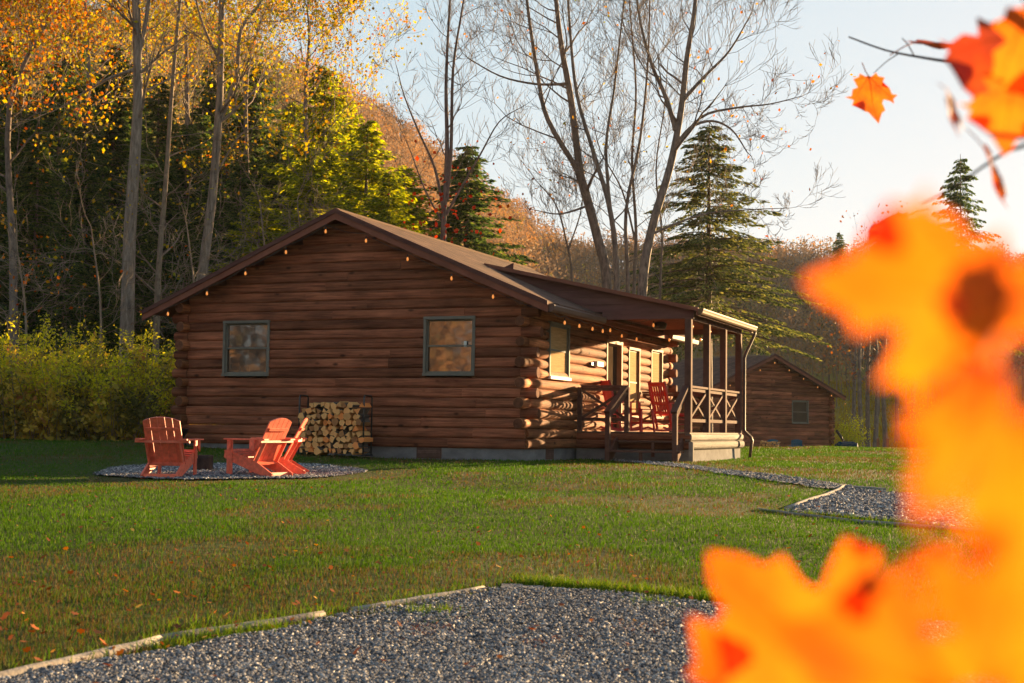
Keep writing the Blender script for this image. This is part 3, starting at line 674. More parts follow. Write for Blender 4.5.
# stump and bowl
sp = at(203, 470, 21.5); sp.z = Tz(sp.x, sp.y)
s = MB(); pr = [(.165, 0), (.155, .06), (.15, .2), (.152, .27)]
s.tube([(0, 0, z) for r_, z in pr], [r_ for r_, z in pr], n=14); so = s.build('tree_stump', M_STUMP, None)
so.location = sp - Vector((0, 0, .02)); tag(so, 'dark charred stump standing on the gravel between the red chairs', 'stump')
bp_ = O + E1 * (-7.95) - E2 * .55; bp_.z = Tz(bp_.x, bp_.y)
t = empty('fire_bowl', bp_, .3, 'black round metal fire bowl on short legs by the left corner of the large cabin', 'fire bowl')
s = MB(); pr = [(.12, .12), (.24, .18), (.31, .30), (.33, .38), (.30, .38), (.22, .24)]
s.tube([(0, 0, z) for r_, z in pr], [r_ for r_, z in pr], n=18); s.build('bowl', M_BLACK, t)
for i in range(3):
    l = MB(); a = i * 2.1; l.tube([(math.cos(a) * .2, math.sin(a) * .2, .2), (math.cos(a) * .28, math.sin(a) * .28, 0)], .015, n=6); l.build('leg', M_BLACK, t)

# rocking chairs (front faces +y)
def rocker(mat, loc, rz, label):
    t = empty('rocking_chair', loc, rz, label, 'rocking chair', 'red rocking chairs on the porch')
    rk_ = MB()
    for s in (-1, 1):
        pts = [(s * .25, -.52 + 1.0 * k / 10, .03 + .30 * (k / 10 - .5) ** 2) for k in range(11)]
        for a, b in zip(pts[:-1], pts[1:]): rk_.bar(a, b, .03, .045, r=.5)
    rk_.build('rocker', mat, t)
    for s in (-1, 1):
        l = MB(); l.bar((s * .26, .27, .06), (s * .26, .25, .66), .04, .04, (0, 1, 0)); l.build('leg', mat, t)
        l = MB(); l.bar((s * .25, -.20, .07), (s * .25, -.50, 1.16), .04, .045, (0, 1, 0)); l.build('back_post', mat, t)
    bk = MB()
    P_ = lambda z: -.20 - .30 * (z - .07) / 1.09
    bk.bar((-.27, P_(1.10), 1.10), (.27, P_(1.10), 1.10), .03, .10); bk.bar((-.25, P_(.66), .66), (.25, P_(.66), .66), .03, .06); bk.bar((-.25, P_(.44), .44), (.25, P_(.44), .44), .03, .05)
    for i in range(6):
        x = -.19 + i * .076; bk.bar((x, P_(.45), .45), (x, P_(1.06), 1.06), .05, .014, (0, 1, .3))
    bk.build('back', mat, t)
    se = MB()
    for i in range(6): se.bar((-.26, .26 - i * .088, .43 - i * .008), (.26, .26 - i * .088, .43 - i * .008), .075, .02)
    se.bar((-.25, .25, .40), (.25, .25, .40), .02, .06); se.build('seat', mat, t)
    ar = MB()
    for s in (-1, 1): ar.bar((s * .28, -.36, .67), (s * .28, .34, .675), .075, .022)
    ar.build('armrest', mat, t)
    b = MB()
    for z in (.18, .30):
        b.bar((-.24, .265, z), (.24, .265, z), .022, .022); b.bar((-.24, -.24 - .0, z), (.24, -.24, z), .022, .022)
        for s in (-1, 1): b.bar((s * .255, -.25, z), (s * .255, .26, z), .022, .022)
    b.build('stretcher', mat, t); return t
W2 = lambda x, y, z=0: O + E1 * x + E2 * y + Vector((0, 0, z))
rocker(M_RED, W2(1.38, 5.85, DZ + .003), -YAW - math.radians(28), 'red slatted rocking chair nearest the porch steps, its back towards us')
rocker(M_RED, W2(.60, 4.72, DZ + .003), -YAW - math.radians(50), 'red rocking chair against the sunlit wall, seen through the crossed porch rail')
t = empty('side_table', W2(1.02, 4.62, DZ + .003), -YAW - .5, 'small red slatted side table between the two rocking chairs', 'table')
b = MB()
for i in range(5): b.box((-.22, -.22 + i * .09, .50), (.22, -.14 + i * .09, .52))
b.build('tabletop', M_RED, t)
for sx in (-1, 1):
    for sy in (-1, 1):
        l = MB(); l.bar((sx * .20, sy * .22, 0), (sx * .17, sy * .17, .50), .035, .035, (0, 1, 0)); l.build('leg', M_RED, t)
b = MB(); b.bar((-.19, -.18, .2), (.19, -.18, .2), .02, .04); b.bar((-.19, .18, .2), (.19, .18, .2), .02, .04); b.build('stretcher', M_RED, t)

# firewood rack
rx0, rx1 = -4.56, -3.08; ry = -.85
zr = Tz(*(W2(rx0, ry).xy))
R = empty('firewood_rack', W2((rx0 + rx1) / 2, ry, zr), -YAW, 'black tubular rack full of split firewood against the gable wall', 'rack')
hw = (rx1 - rx0) / 2
for s in (-1, 1):
    f = MB(); x = s * hw
    f.tube([(x, -.17, 0.02), (x, -.17, 1.17), (x, -.14, 1.215), (x, .14, 1.215), (x, .17, 1.17), (x, .17, 0.02)],     .019, n=6); f.tube([(x, -.24, .02), (x, .24, .02)], .016, n=6); f.build('side_frame', M_BLACK, R)
for y in (-.15, .15):
    f = MB(); f.tube([(-hw, y, .075), (hw, y, .075)], .014, n=6); f.build('rail', M_BLACK, R)
rg = random.Random(21)
def split_shape(kind):
    n = {0: 3, 1: 4, 2: 5, 3: 6}[kind]; pl = []
    for i in range(n):
        a = 2 * math.pi * i / n + rg.uniform(-.3, .3); r_ = rg.uniform(.8, 1.1); pl.append((r_ * math.cos(a), r_ * math.sin(a)))
    return pl
protos = []
for kk in range(9):
    pl = split_shape(kk % 4); s = MB(); L_ = .40
    ring = lambda y, q: [(a * q, y, b * q) for a, b in pl]
    vs = ring(-L_ / 2, .97) + ring(-L_ / 2 + .01, 1) + ring(L_ / 2 - .01, 1.0) + ring(L_ / 2, .97); n = len(pl)
    s.add(vs, [list(range(n))], r=.5, m=0)
    for lv in range(3):
        for i in range(n): s.f.append([lv * n + i, (lv + 1) * n + i, (lv + 1) * n + (i + 1) % n, lv * n + (i + 1) % n]); s.r.append(.5); s.m.append(1 if i % 3 == 0 else 0); s.sm.append(False)
    s.f.append([3 * n + i for i in range(n)][::-1]); s.r.append(.5); s.m.append(0); s.sm.append(False)
    s.f[0] = s.f[0]
    o = s.build('firewood_log', [M_SPLIT, M_BARKF], None); bm = bmesh.new(); bm.from_mesh(o.data); bmesh.ops.recalc_face_normals(bm, faces=bm.faces); bm.to_mesh(o.data); bm.free()
    protos.append(o)
used = set(); row = 0; z = .10; cnt = 0
while z < 1.14:
    x = -hw + .06 + (.03 if row % 2 else 0)
    top = 1.10 + .07 * math.sin(row)
    while x < hw - .03:
        sz = rg.uniform(.056, .094)
        prof_top = 1.06 + .03 * math.sin(x * 4.1 + 1) + rg.uniform(-.05, .05) - (.05 if x < -hw * .75 else 0)
        if z < prof_top:
            kk = rg.randrange(9)
            if kk in used: o = protos[kk].copy(); COL.objects.link(o)
            else: o = protos[kk]; used.add(kk)
            loc = W2((rx0 + rx1) / 2 + x, ry + rg.uniform(-.045, .045), zr + z + rg.uniform(-.01, .01))
            o.location = loc; o.rotation_mode = 'XYZ'; o.rotation_euler = (rg.uniform(-.06, .06), rg.uniform(0, 6.28), -YAW + rg.uniform(-.10, .10)); o.scale = (sz, 1, sz * rg.uniform(.75, 1.15))
            o.scale = (sz, rg.uniform(.9, 1.08), sz * rg.uniform(.8, 1.1))
            tag(o, 'split firewood log with a pale cut end, stacked in the black rack', 'firewood', 'split logs stacked in the rack'); cnt += 1
        x += sz * 1.72
    z += .115; row += 1
for kk in range(9):
    if kk not in used: bpy.data.objects.remove(protos[kk])

# far cabin yard
fz = Tz(fo.x, fo.y - 2)
fe1 = Vector((math.cos(YAW + .07), -math.sin(YAW + .07), 0)); fe2 = Vector((math.sin(YAW + .07), math.cos(YAW + .07), 0))
def FP(px, off):                                     # a point in front of the far gable
    p = at(px, 440, FD - off); p.z = Tz(p.x, p.y); return p
p = FP(770, 2.0); p.z = Tz(p.x, p.y)
b1 = adirondack(M_BLUE, p, .15, 'blue adirondack chair in front of the far small cabin, beside its firewood', 'blue chairs by the far cabin')
p = FP(796, 1.6); p.z = Tz(p.x, p.y)
b2 = copy_tree(b1); b2.location = p; b2.rotation_euler.z = -.1; b2['label'] = 'blue adirondack chair under the window of the far small cabin'
p = FP(846, .2); p.z = Tz(p.x, p.y)
g_ = empty('covered_grill', p, .2, 'dark teal covered grill at the right corner of the far small cabin', 'grill')
s = MB(); ring = []
for i, (zz, q) in enumerate([(0, 1.0), (.25, 1.06), (.55, .95), (.72, .9), (.80, .6)]):
    ring.append([(q * .62 * math.copysign(abs(math.cos(a)) ** .6, math.cos(a)) * (1 + .05 * math.sin(5 * a + i)), q * .36 * math.copysign(abs(math.sin(a)) ** .6, math.sin(a)), zz + .03 * math.sin(3 * a + i)) for a in [2 * math.pi * j / 18 for j in range(18)]])
vs = [v_ for r_ in ring for v_ in r_]
s.add(vs, [(i * 18 + j, i * 18 + (j + 1) % 18, (i + 1) * 18 + (j + 1) % 18, (i + 1) * 18 + j) for i in range(4) for j in range(18)] + [[72 + j for j in range(18)]], smooth=True)
s.build('cover', M_TARP, g_)
for sx in (-.5, .5):
    s = MB(); s.tube([(sx, -.26, .0), (sx, -.22, .0)], .09, n=10); s.build('wheel', M_BLACK, g_)
for i in range(36):
    o = protos[list(used)[i % len(used)]].copy(); COL.objects.link(o)
    col, rw = i % 6, i // 6
    p = FP(761 + col * 3.3 + (rw % 2) * 1.2, 2.6); o.location = (p.x, p.y, Tz(p.x, p.y) + .07 + rw * .125); o.scale = (.085, 1, .075); o.rotation_euler = (0, i * 1.3, -YAW)
    tag(o, 'split log of the small firewood pile left of the far blue chair', 'firewood', 'split logs by the far cabin')
#PART4
# ================================================================== GROUND
def axis(segs):
    out = []
    for a, b, s in segs: out += list(np.arange(a, b, s))
    return np.array(out + [segs[-1][1]])
gx = axis([(-900, -120, 60), (-120, -45, 5), (-45, 45, .6), (45, 120, 5), (120, 900, 60)])
gy = axis([(-300, -20, 40), (-20, 0, 2), (0, 60, .5), (60, 130, 2), (130, 300, 6), (300, 1500, 100)])
XX, YY = np.meshgrid(gx, gy); ZZ = T(XX, YY)
nx, ny = len(gx), len(gy)
idx = np.arange(nx * ny).reshape(ny, nx)
F = np.stack([idx[:-1, :-1].ravel(), idx[:-1, 1:].ravel(), idx[1:, 1:].ravel(), idx[1:, :-1].ravel()], 1)
go = np_mesh('ground', np.stack([XX.ravel(), YY.ravel(), ZZ.ravel()], 1), F, M_GROUND, smooth=True); tag(go, kind='structure')
xf, yf = XX.ravel(), YY.ravel()
y0_ = 36 + 70 * sm((xf + 14) / 30)
lit = sm((yf - y0_ + 3) / 3) + sm((-xf - 19) / 3) * sm((yf - 30) / 4)
mead = sm((xf - 15) / 3) * sm((yf - 74) / 5) * (1 - sm((yf - 150) / 30))
a = go.data.attributes.new('litter', 'FLOAT', 'POINT'); a.data.foreach_set('value', np.clip(lit, 0, 1).astype(np.float32))
a = go.data.attributes.new('meadow', 'FLOAT', 'POINT'); a.data.foreach_set('value', np.clip(mead, 0, 1).astype(np.float32))

def inpoly(x, y, poly):
    c = np.zeros(x.shape, bool); n = len(poly)
    for i in range(n):
        x1, y1 = poly[i]; x2, y2 = poly[(i + 1) % n]
        c ^= ((y1 > y) != (y2 > y)) & (x < (x2 - x1) * (y - y1) / (y2 - y1 + 1e-12) + x1)
    return c
A = gnd(515, 586).xy; B = gnd(0, 684).xy; Cc = gnd(745, 609).xy
d1 = (B - A).normalized(); d2 = (Cc - A).normalized()
PAD1 = [tuple(A), tuple(A + d1 * 7), tuple(A + d1 * 7 + d2 * 5), tuple(A + d2 * 4.6)]
P0 = gnd(786, 513).xy; P1 = gnd(841, 488).xy; P2 = gnd(975, 532).xy
PAD2 = [tuple(P0), tuple(P1), tuple(P1 + (P2 - P0).normalized() * 3.6), tuple(P0 + (P2 - P0).normalized() * 3.6)]
rc = at(228, 471, 21.7).xy
RING = []
for k in range(28):
    a_ = 2 * math.pi * k / 28; rr = 2.0 * (1 + .05 * math.sin(3 * a_ + 1) + .03 * math.sin(7 * a_)); RING.append((rc.x + rr * math.cos(a_), rc.y + rr * math.sin(a_) * 1.25))
pp = [(600, 459), (652, 463), (700, 469), (745, 474.5), (790, 481), (850, 489.5)]
pc = [gnd(*q).xy for q in pp]
PATH = [];
for sgn in (1, -1):
    side = []
    for i, p in enumerate(pc):
        dd = (pc[min(i + 1, len(pc) - 1)] - pc[max(i - 1, 0)]).normalized(); nn = Vector((-dd.y, dd.x)); side.append(tuple(p + nn * sgn * .33))
    PATH += side if sgn == 1 else side[::-1]
def bed(name, poly, cell, seed):
    xs = [p[0] for p in poly]; ys = [p[1] for p in poly]
    ax = np.arange(min(xs) - .3, max(xs) + .3, cell); ay = np.arange(min(ys) - .3, max(ys) + .3, cell)
    X, Y = np.meshgrid(ax, ay)
    wob = (vnoise(X * 4, Y * 4, seed) - .5) * .14; wob2 = (vnoise(X * 4 + 9, Y * 4 + 5, seed + 1) - .5) * .14
    ins = inpoly(X + wob, Y + wob2, poly)
    Z = T(X, Y) + (.022 if seed == 3 else .012) + .004 * vnoise(X * 3, Y * 3, seed)
    id_ = np.arange(X.size).reshape(X.shape); m = ins[:-1, :-1] & ins[1:, 1:] & ins[1:, :-1] & ins[:-1, 1:]
    F = np.stack([id_[:-1, :-1][m], id_[:-1, 1:][m], id_[1:, 1:][m], id_[1:, :-1][m]], 1)
    o = np_mesh(name, np.stack([X.ravel(), Y.ravel(), Z.ravel()], 1), F, M_GRAVEL, smooth=True)
    bm = bmesh.new(); bm.from_mesh(o.data); bmesh.ops.delete(bm, geom=[v for v in bm.verts if not v.link_faces], context='VERTS'); bm.to_mesh(o.data); bm.free()
    return tag(o, kind='structure')
bed('gravel_parking_pad', PAD1, .05, 1); bed('gravel_parking_pad', PAD2, .08, 2); bed('gravel_circle', RING, .08, 3); bed('gravel_path', PATH, .07, 4)
def stones(name, X, Y, size, label):
    n = len(X); Z = T(X, Y) + (.026 if 'chairs' in label else .02)
    base = np.array([(1, 0, 0), (-1, 0, 0), (0, 1, 0), (0, -1, 0), (0, 0, 1), (0, 0, -1)], float)
    fc = np.array([(0, 2, 4), (2, 1, 4), (1, 3, 4), (3, 0, 4), (2, 0, 5), (1, 2, 5), (3, 1, 5), (0, 3, 5)])
    an = RS.rand(n) * 6.28; tl = (RS.rand(n) - .5) * 1.4
    V = base[None] * (np.stack([size * (.7 + .8 * RS.rand(n)), size * (.5 + .5 * RS.rand(n)), size * (.35 + .4 * RS.rand(n))], 1))[:, None, :]
    V = V * (1 + .45 * (RS.rand(n, 6, 1) - .5))
    x = V[..., 0] * np.cos(tl)[:, None] - V[..., 2] * np.sin(tl)[:, None]; z = V[..., 0] * np.sin(tl)[:, None] + V[..., 2] * np.cos(tl)[:, None]
    y = V[..., 1]; c, s_ = np.cos(an)[:, None], np.sin(an)[:, None]
    V = np.stack([x * c - y * s_ + X[:, None], x * s_ + y * c + Y[:, None], z + Z[:, None]], -1).reshape(-1, 3)
    F = (fc[None] + (np.arange(n) * 6)[:, None, None]).reshape(-1, 3)
    o = np_mesh(name, V, F, M_STONE, np.repeat(RS.rand(n), 8)); return tag(o, label, 'gravel', kind='stuff')
def polysample(poly, n, near=None):
    xs = [p[0] for p in poly]; ys = [p[1] for p in poly]; X = RS.uniform(min(xs), max(xs), n); Y = RS.uniform(min(ys), max(ys), n)
    m = inpoly(X + (vnoise(X * 4, Y * 4, 1) - .5) * .12, Y, poly); return X[m], Y[m]
n = 190000; iy = 1 / RS.uniform(1 / 6.6, 1 / 2.9, n); X = iy * RS.uniform(-.45, .42, n); m = inpoly(X + (vnoise(X * 5, iy * 5, 3) - .5) * .10, iy + (vnoise(X * 5, iy * 5, 8) - .5) * .10, PAD1) 
X, Y = X[m], iy[m]; print('stones', len(X))
stones('gravel_stones', X, Y, .0048 + .0062 * RS.rand(len(X)) ** 2, 'loose grey crushed gravel covering the near parking pad')
for poly, n, lb in ((PAD2, 16000, 'grey gravel on the parking pad at right'), (RING, 9000, 'grey gravel under the red chairs'), (PATH, 9000, 'grey gravel of the narrow path to the porch steps')):
    X, Y = polysample(poly, n); stones('gravel_stones', X, Y, .014 + .012 * RS.rand(len(X)), lb)

# ---- border timbers
def timber(p0, p1, r0, label, nm='border_timber'):
    a = gnd(*p0); b = gnd(*p1); s = MB(); K = 9
    pts = [a.lerp(b, k / (K - 1)) + Vector((random.uniform(-.008, .008), random.uniform(-.01, .01), r0 * .35 + random.uniform(-.005, .005))) for k in range(K)]
    for p in pts: p.z = Tz(p.x, p.y) + r0 * .55
    s.tube(pts, [r0 * random.uniform(.88, 1.08) for _ in pts], n=9); o = s.build(nm, M_TIMBER, None)
    return tag(o, label, 'timber', 'weathered border timbers of the gravel pads')
timber((-60, 697), (160, 645), .022, 'weathered border timber nearest us at the lower left, between lawn and gravel')
timber((158, 643.5), (322, 618), .020, 'middle weathered border timber of the near gravel pad, between two others')
timber((352, 613), (484, 591), .016, 'thin weathered border timber at the far left corner of the near gravel pad')
timber((787, 510), (845, 487.5), .026, 'pale border timber along the left edge of the gravel pad at right')
timber((758, 510), (850, 522), .018, 'thin mossy border timber along the near edge of the gravel pad at right')
timber((852, 522.5), (990, 534), .020, 'thin border timber running under the blurred leaves at right')
timber((846, 488), (885, 491), .028, 'short border timber at the far corner of the gravel pad at right')

# ---- grass
CABPOLY = [tuple((O + E1 * x + E2 * y).xy) for x, y in ((-8.2, 0.0), (0, 0.0), (0, 2.95), (2.62, 2.95), (2.62, 7.9), (0, 7.9), (0, 11), (-8.2, 11))]
def blades(name, X, Y, h, w, label, col, lean=.5, mat=None):
    n = len(X); Z = T(X, Y) - .004; an = RS.rand(n) * 6.28; la = RS.rand(n) * 6.28; le = h * lean * RS.rand(n)
    dx, dy = np.cos(an) * w / 2, np.sin(an) * w / 2
    bx, by = np.cos(la) * le, np.sin(la) * le
    V = np.zeros((n, 5, 3))
    V[:, 0] = np.stack([X - dx, Y - dy, Z], 1); V[:, 1] = np.stack([X + dx, Y + dy, Z], 1)
    V[:, 2] = np.stack([X + dx * .7 + bx * .35, Y + dy * .7 + by * .35, Z + h * .55], 1); V[:, 3] = np.stack([X - dx * .7 + bx * .35, Y - dy * .7 + by * .35, Z + h * .55], 1)
    V[:, 4] = np.stack([X + bx, Y + by, Z + h], 1)
    b = (np.arange(n) * 5)[:, None]
    F = np.concatenate([b + np.array([[0, 1, 2]]), b + np.array([[0, 2, 3]]), b + np.array([[3, 2, 4]])], 1).reshape(-1, 3)
    o = np_mesh(name, V.reshape(-1, 3), F, mat or M_GRASS, np.repeat(col, 3)); return tag(o, label, 'grass', kind='stuff')
n = 760000
Yg = 1 / RS.uniform(1 / 62., 1 / 2.9, n) ; 
Yg = np.where(RS.rand(n) < .45, RS.uniform(5, 62, n), Yg)
Xg = Yg * RS.uniform(-.60, .50, n)
keep = ~(inpoly(Xg, Yg, PAD1) | inpoly(Xg, Yg, PAD2) | inpoly(Xg, Yg, CABPOLY) | inpoly(Xg + (vnoise(Xg * 5, Yg * 5, 2) - .5) * .5, Yg + (vnoise(Xg * 5, Yg * 5, 7) - .5) * .7, RING) | inpoly(Xg, Yg, PATH))
lit_ = (Yg > 34 + 66 * sm((Xg + 14) / 30)) | (Xg < -19) 
keep &= ~lit_
# thin, worn patches
wn = vnoise(Xg * .55, Yg * .28, 5) * .6 + vnoise(Xg * 1.7, Yg * .9, 6) * .4
keep &= RS.rand(n) > sm((wn - .52) / .2) * .5
Xg, Yg, wn = Xg[keep], Yg[keep], wn[keep]; n = len(Xg); print('blades', n)
hg = (.013 + .014 * RS.rand(n)) * (1 + .6 * vnoise(Xg * 2.2, Yg * 2.2, 9)) * (1 + np.clip((Yg - 8) / 40, 0, .8)); hg = hg * (.55 + .45 * sm((np.hypot(Xg - rc.x, (Yg - rc.y) * .8) - 2.0) / 1.4)); wg = np.maximum(.0026, Yg * .00060) * (.7 + .6 * RS.rand(n))
col = np.clip(.60 + .32 * (RS.rand(n) - .5) - .48 * sm((wn - .44) / .18) * (RS.rand(n) < .68) + .25 * (RS.rand(n) > .93), 0, 1)
blades('grass', Xg, Yg, hg, wg, 'short green lawn grass with brownish worn patches', col)
nm = 26000; Ym = RS.uniform(80, 128, nm); Xm = Ym * RS.uniform(.19, .42, nm)
blades('meadow_grass', Xm, Ym, .12 + .25 * RS.rand(nm), np.full(nm, .07), 'golden unmown grass of the meadow beyond the far cabin', RS.rand(nm) * .6, .6, M_YEL)
# longer tufts along timbers and bed edges
ex, ey = [], []
def edge(p0, p1, n, sp):
    a = gnd(*p0); b = gnd(*p1); t = RS.rand(n); ex.append(a.x + (b.x - a.x) * t + RS.randn(n) * sp); ey.append(a.y + (b.y - a.y) * t + RS.randn(n) * sp)
edge((0, 676), (480, 588), 900, .05); edge((150, 650), (280, 628), 700, .05); edge((520, 583), (745, 604), 5200, .05); edge((150, 632), (330, 612), 300, .05); edge((760, 511), (990, 534), 1500, .05); edge((410, 617), (452, 615), 300, .03); edge((640, 605), (665, 606), 120, .02)
X = np.concatenate(ex); Y = np.concatenate(ey); n = len(X)
blades('edge_grass', X, Y, .02 + .05 * RS.rand(n) ** 2.5, np.full(n, .0042), 'longer bright grass along the edges of the gravel', np.clip(.72 + .3 * RS.rand(n), 0, 1), .8)

# ================================================================== LEAVES / TREES
def leafq(C, size, asp=.6, droop=0.0, rs=RS, dirs=None, flat=0):
    "rhombic leaf quads round centres C (n,3)"
    n = len(C)
    u = rs.randn(n, 3); 
    if dirs is not None: u = dirs + u * .35
    u[:, 2] -= droop; u /= np.linalg.norm(u, axis=1, keepdims=True) + 1e-9
    w = rs.randn(n, 3)
    if flat: w[:, 2] *= 1 - flat
    w -= (w * u).sum(1, keepdims=True) * u; w /= np.linalg.norm(w, axis=1, keepdims=True) + 1e-9
    s = (size * (.6 + .8 * rs.rand(n)))[:, None] if np.ndim(size) == 0 else (size * (.6 + .8 * rs.rand(n)))[:, None]
    V = np.stack([C - u * s * .5, C + w * s * asp * .5 + u * s * .05, C + u * s * .5, C - w * s * asp * .5 + u * s * .05], 1)
    F = np.arange(n * 4).reshape(n, 4)
    return V.reshape(-1, 3), F
def foliage_obj(name, C, size, mat, parent, asp=.6, droop=0., dirs=None, rnd=None, rs=RS):
    V, F = leafq(np.asarray(C), size, asp, droop, rs, dirs)
    return np_mesh(name, V, F, mat, rs.rand(len(C)) if rnd is None else rnd, parent)
def grow(mb, p, d, L, r, lev, maxlev, tips, rg, up=.12, kids=(5, 4, 3, 3), spread=.75, seg=5, wob=.16):
    pts = [Vector(p)]; d = Vector(d).normalized(); st = L / seg; rads = [r]
    nodes = []
    for i in range(seg):
        d = (d + Vector((rg.gauss(0, wob), rg.gauss(0, wob), rg.gauss(0, wob) + up))).normalized()
        pts.append(pts[-1] + d * st); rads.append(r * (1 - .75 * (i + 1) / seg)); nodes.append((pts[-1].copy(), d.copy(), rads[-1]))
    mb.tube(pts, [max(q, .0062) for q in rads], n=(6 if r > .05 else (4 if r > .018 else 3)), caps=False)
    if lev >= maxlev:
        tips.append(pts[-1]); tips.append(pts[-2]); return
    nk = kids[min(lev, len(kids) - 1)]
    for k in range(nk):
        q, dd, rr = nodes[min(seg - 1, int((k + .6) / nk * seg) + rg.randint(0, 1))] if k < nk - 1 else nodes[-1]
        if q is nodes[0][0] and seg > 3 and rg.random() < .3: continue
        a = dd.orthogonal().normalized(); a.rotate(Matrix.Rotation(rg.uniform(0, 6.28), 3, dd))
        nd = (dd + a * rg.uniform(.5, 1.1) * spread).normalized()
        grow(mb, q, nd, L * rg.uniform(.5, .78), max(rr * .75, .006), lev + 1, maxlev, tips, rg, up, kids, spread, seg, wob)
def smooth_path(P, sub=4):
    P = [Vector(p) for p in P]; Q = [P[0]] + P + [P[-1]]; out = []
    for i in range(1, len(Q) - 2):
        for k in range(sub):
            t = k / sub; a, b, c, d = Q[i - 1], Q[i], Q[i + 1], Q[i + 2]
            out.append(.5 * ((2 * b) + (c - a) * t + (2 * a - 5 * b + 4 * c - d) * t * t + (3 * b - a - 3 * c + d) * t ** 3))
    out.append(P[-1]); return out
def trunk_path(mb, path, r0, r1, tips, rg, t0=.35, nb=14, bl=2.5, maxlev=3, up=.12, spread=.8, kids=(5, 4, 4, 3), side=None, end=True, n=9, wob=.16):
    pts = smooth_path(path); K = len(pts); rad = [r0 + (r1 - r0) * (i / (K - 1)) ** .85 for i in range(K)]
    rad[0] *= 1.25
    mb.tube(pts, rad, n=n, caps=False)
    for j in range(nb):
        t = t0 + (1 - t0) * (j + rg.random()) / nb; f = t * (K - 1); i = min(int(f), K - 2); p = pts[i].lerp(pts[i + 1], f - i); d = (pts[i + 1] - pts[i]).normalized()
        a = d.orthogonal().normalized(); a.rotate(Matrix.Rotation(rg.uniform(0, 6.28), 3, d))
        if side is not None: a = (a + Vector(side) * .8).normalized()
        grow(mb, p, (d * .45 + a * spread).normalized(), bl * (1.15 - .6 * t) * rg.uniform(.65, 1.2), rad[i] * rg.uniform(.28, .45), 1, maxlev, tips, rg, up, kids, spread, 5, wob)
    if end: grow(mb, pts[-1], (pts[-1] - pts[-2]), bl * .9, r1, 1, maxlev, tips, rg, up, kids, spread, 5, wob)
def make_tree(name, label, paths, mat, seed, leafmat=None, nleaf=0, lsize=.09, cat='tree', group=None, scatter=.35, **kw):
    "paths: list of (points, r0, r1, overrides)"
    rg = random.Random(seed); base = Vector(paths[0][0][0])
    t = empty(name, base, 0, label, cat, group); mb = MB(); br = MB(); tips = []
    for pts, r0, r1, ov in paths:
        k = dict(kw); k.update(ov); trunk_path(mb, [Vector(p) - base for p in pts], r0, r1, tips, rg, **k)
    mb.build('trunk', mat, t)
    if leafmat and nleaf:
        rs = np.random.RandomState(seed); Tn = np.array([tuple(q) for q in tips]); C = Tn[rs.randint(0, len(Tn), nleaf)] + rs.randn(nleaf, 3) * scatter
        mats = leafmat if isinstance(leafmat, list) else [(leafmat, 1.0)]
        o0 = 0
        for lm, fr_ in mats:
            m_ = int(nleaf * fr_); foliage_obj('crown', C[o0:o0 + m_], lsize, lm, t, .75, .3, rs=rs); o0 += m_
    return t, tips
def gz(p, dz=-.1): return Vector((p.x, p.y, Tz(p.x, p.y) + dz))
def pxp(L_, D, d0=None):
    out = [at(x, y, D) for x, y in L_]; return out
def rooted(L_, D): P = pxp(L_, D); return [gz(at(L_[0][0], L_[0][1], D))] + P

# ---- the bare trees behind the cabin
D = 52
make_tree('bare_tree', 'left tree of the bare group, leaning left and forking above the roof', [
    (rooted([(607, 290), (598, 240), (586, 195), (579, 172)], D), .20, .16, dict(nb=3, t0=.7, end=False, bl=2.2)),
    (pxp([(579, 172), (548, 120), (538, 77), (528, 10), (522, -50)], D), .11, .045, dict(nb=11, t0=.15, side=(-.6, 0, 0), bl=3.0)),
    (pxp([(580, 174), (571, 100), (562, 50), (556, 0), (552, -60)], D), .15, .06, dict(nb=12, t0=.2, bl=3.2)),
    (pxp([(566, 84), (535, 84), (500, 76), (468, 58)], D), .06, .02, dict(nb=5, t0=.3, bl=1.6)),
    (pxp([(590, 205), (560, 214), (535, 210)], D), .05, .015, dict(nb=4, t0=.3, bl=1.0))], M_BARK2, 5, M_ORG, 160, .13, t0=.3, nb=10, maxlev=4, group=None)
D = 51
make_tree('bare_tree', 'slim bare tree with two leaning stems just right of the big forked one', [
    (rooted([(617, 290), (611, 215), (594, 154), (577, 95), (570, 30), (566, -40)], D), .13, .035, dict(nb=12, t0=.3, bl=2.4)),
    (rooted([(628, 290), (626, 211), (640, 140), (648, 60), (650, -20)], D + .5), .095, .025, dict(nb=12, t0=.25, bl=2.2)),
    (pxp([(612, 225), (606, 150), (614, 90), (622, 20), (628, -30)], D), .07, .02, dict(nb=9, t0=.2, bl=1.8))], M_BARK2, 8, M_YEL, 60, .12, maxlev=4)
D = 50
make_tree('bare_tree', 'bare tree whose trunk leans right, fanning twigs over the spruce', [
    (rooted([(642, 295), (652, 228), (670, 167), (681, 110), (687, 57), (694, 13), (700, -50)], D), .21, .055, dict(nb=12, t0=.45, bl=3.6)),
    (pxp([(676, 130), (665, 95), (652, 65), (640, 20), (632, -40)], D), .10, .03, dict(nb=10, t0=.2, bl=2.6)),
    (pxp([(683, 100), (706, 75), (730, 50), (752, 12)], D), .08, .02, dict(nb=9, t0=.2, bl=2.4)),
    (pxp([(672, 155), (700, 118), (735, 108), (770, 104), (802, 96)], D), .07, .012, dict(nb=9, t0=.25, bl=1.6)),
    (pxp([(673, 150), (690, 128), (712, 121), (732, 130), (747, 152)], D), .075, .02, dict(nb=5, t0=.4, bl=1.2)),
    (pxp([(650, 235), (700, 215), (745, 210), (790, 208)], D), .05, .01, dict(nb=7, t0=.3, bl=1.2))], M_BARK2, 13, M_ORG, 220, .12, maxlev=4)
D = 53
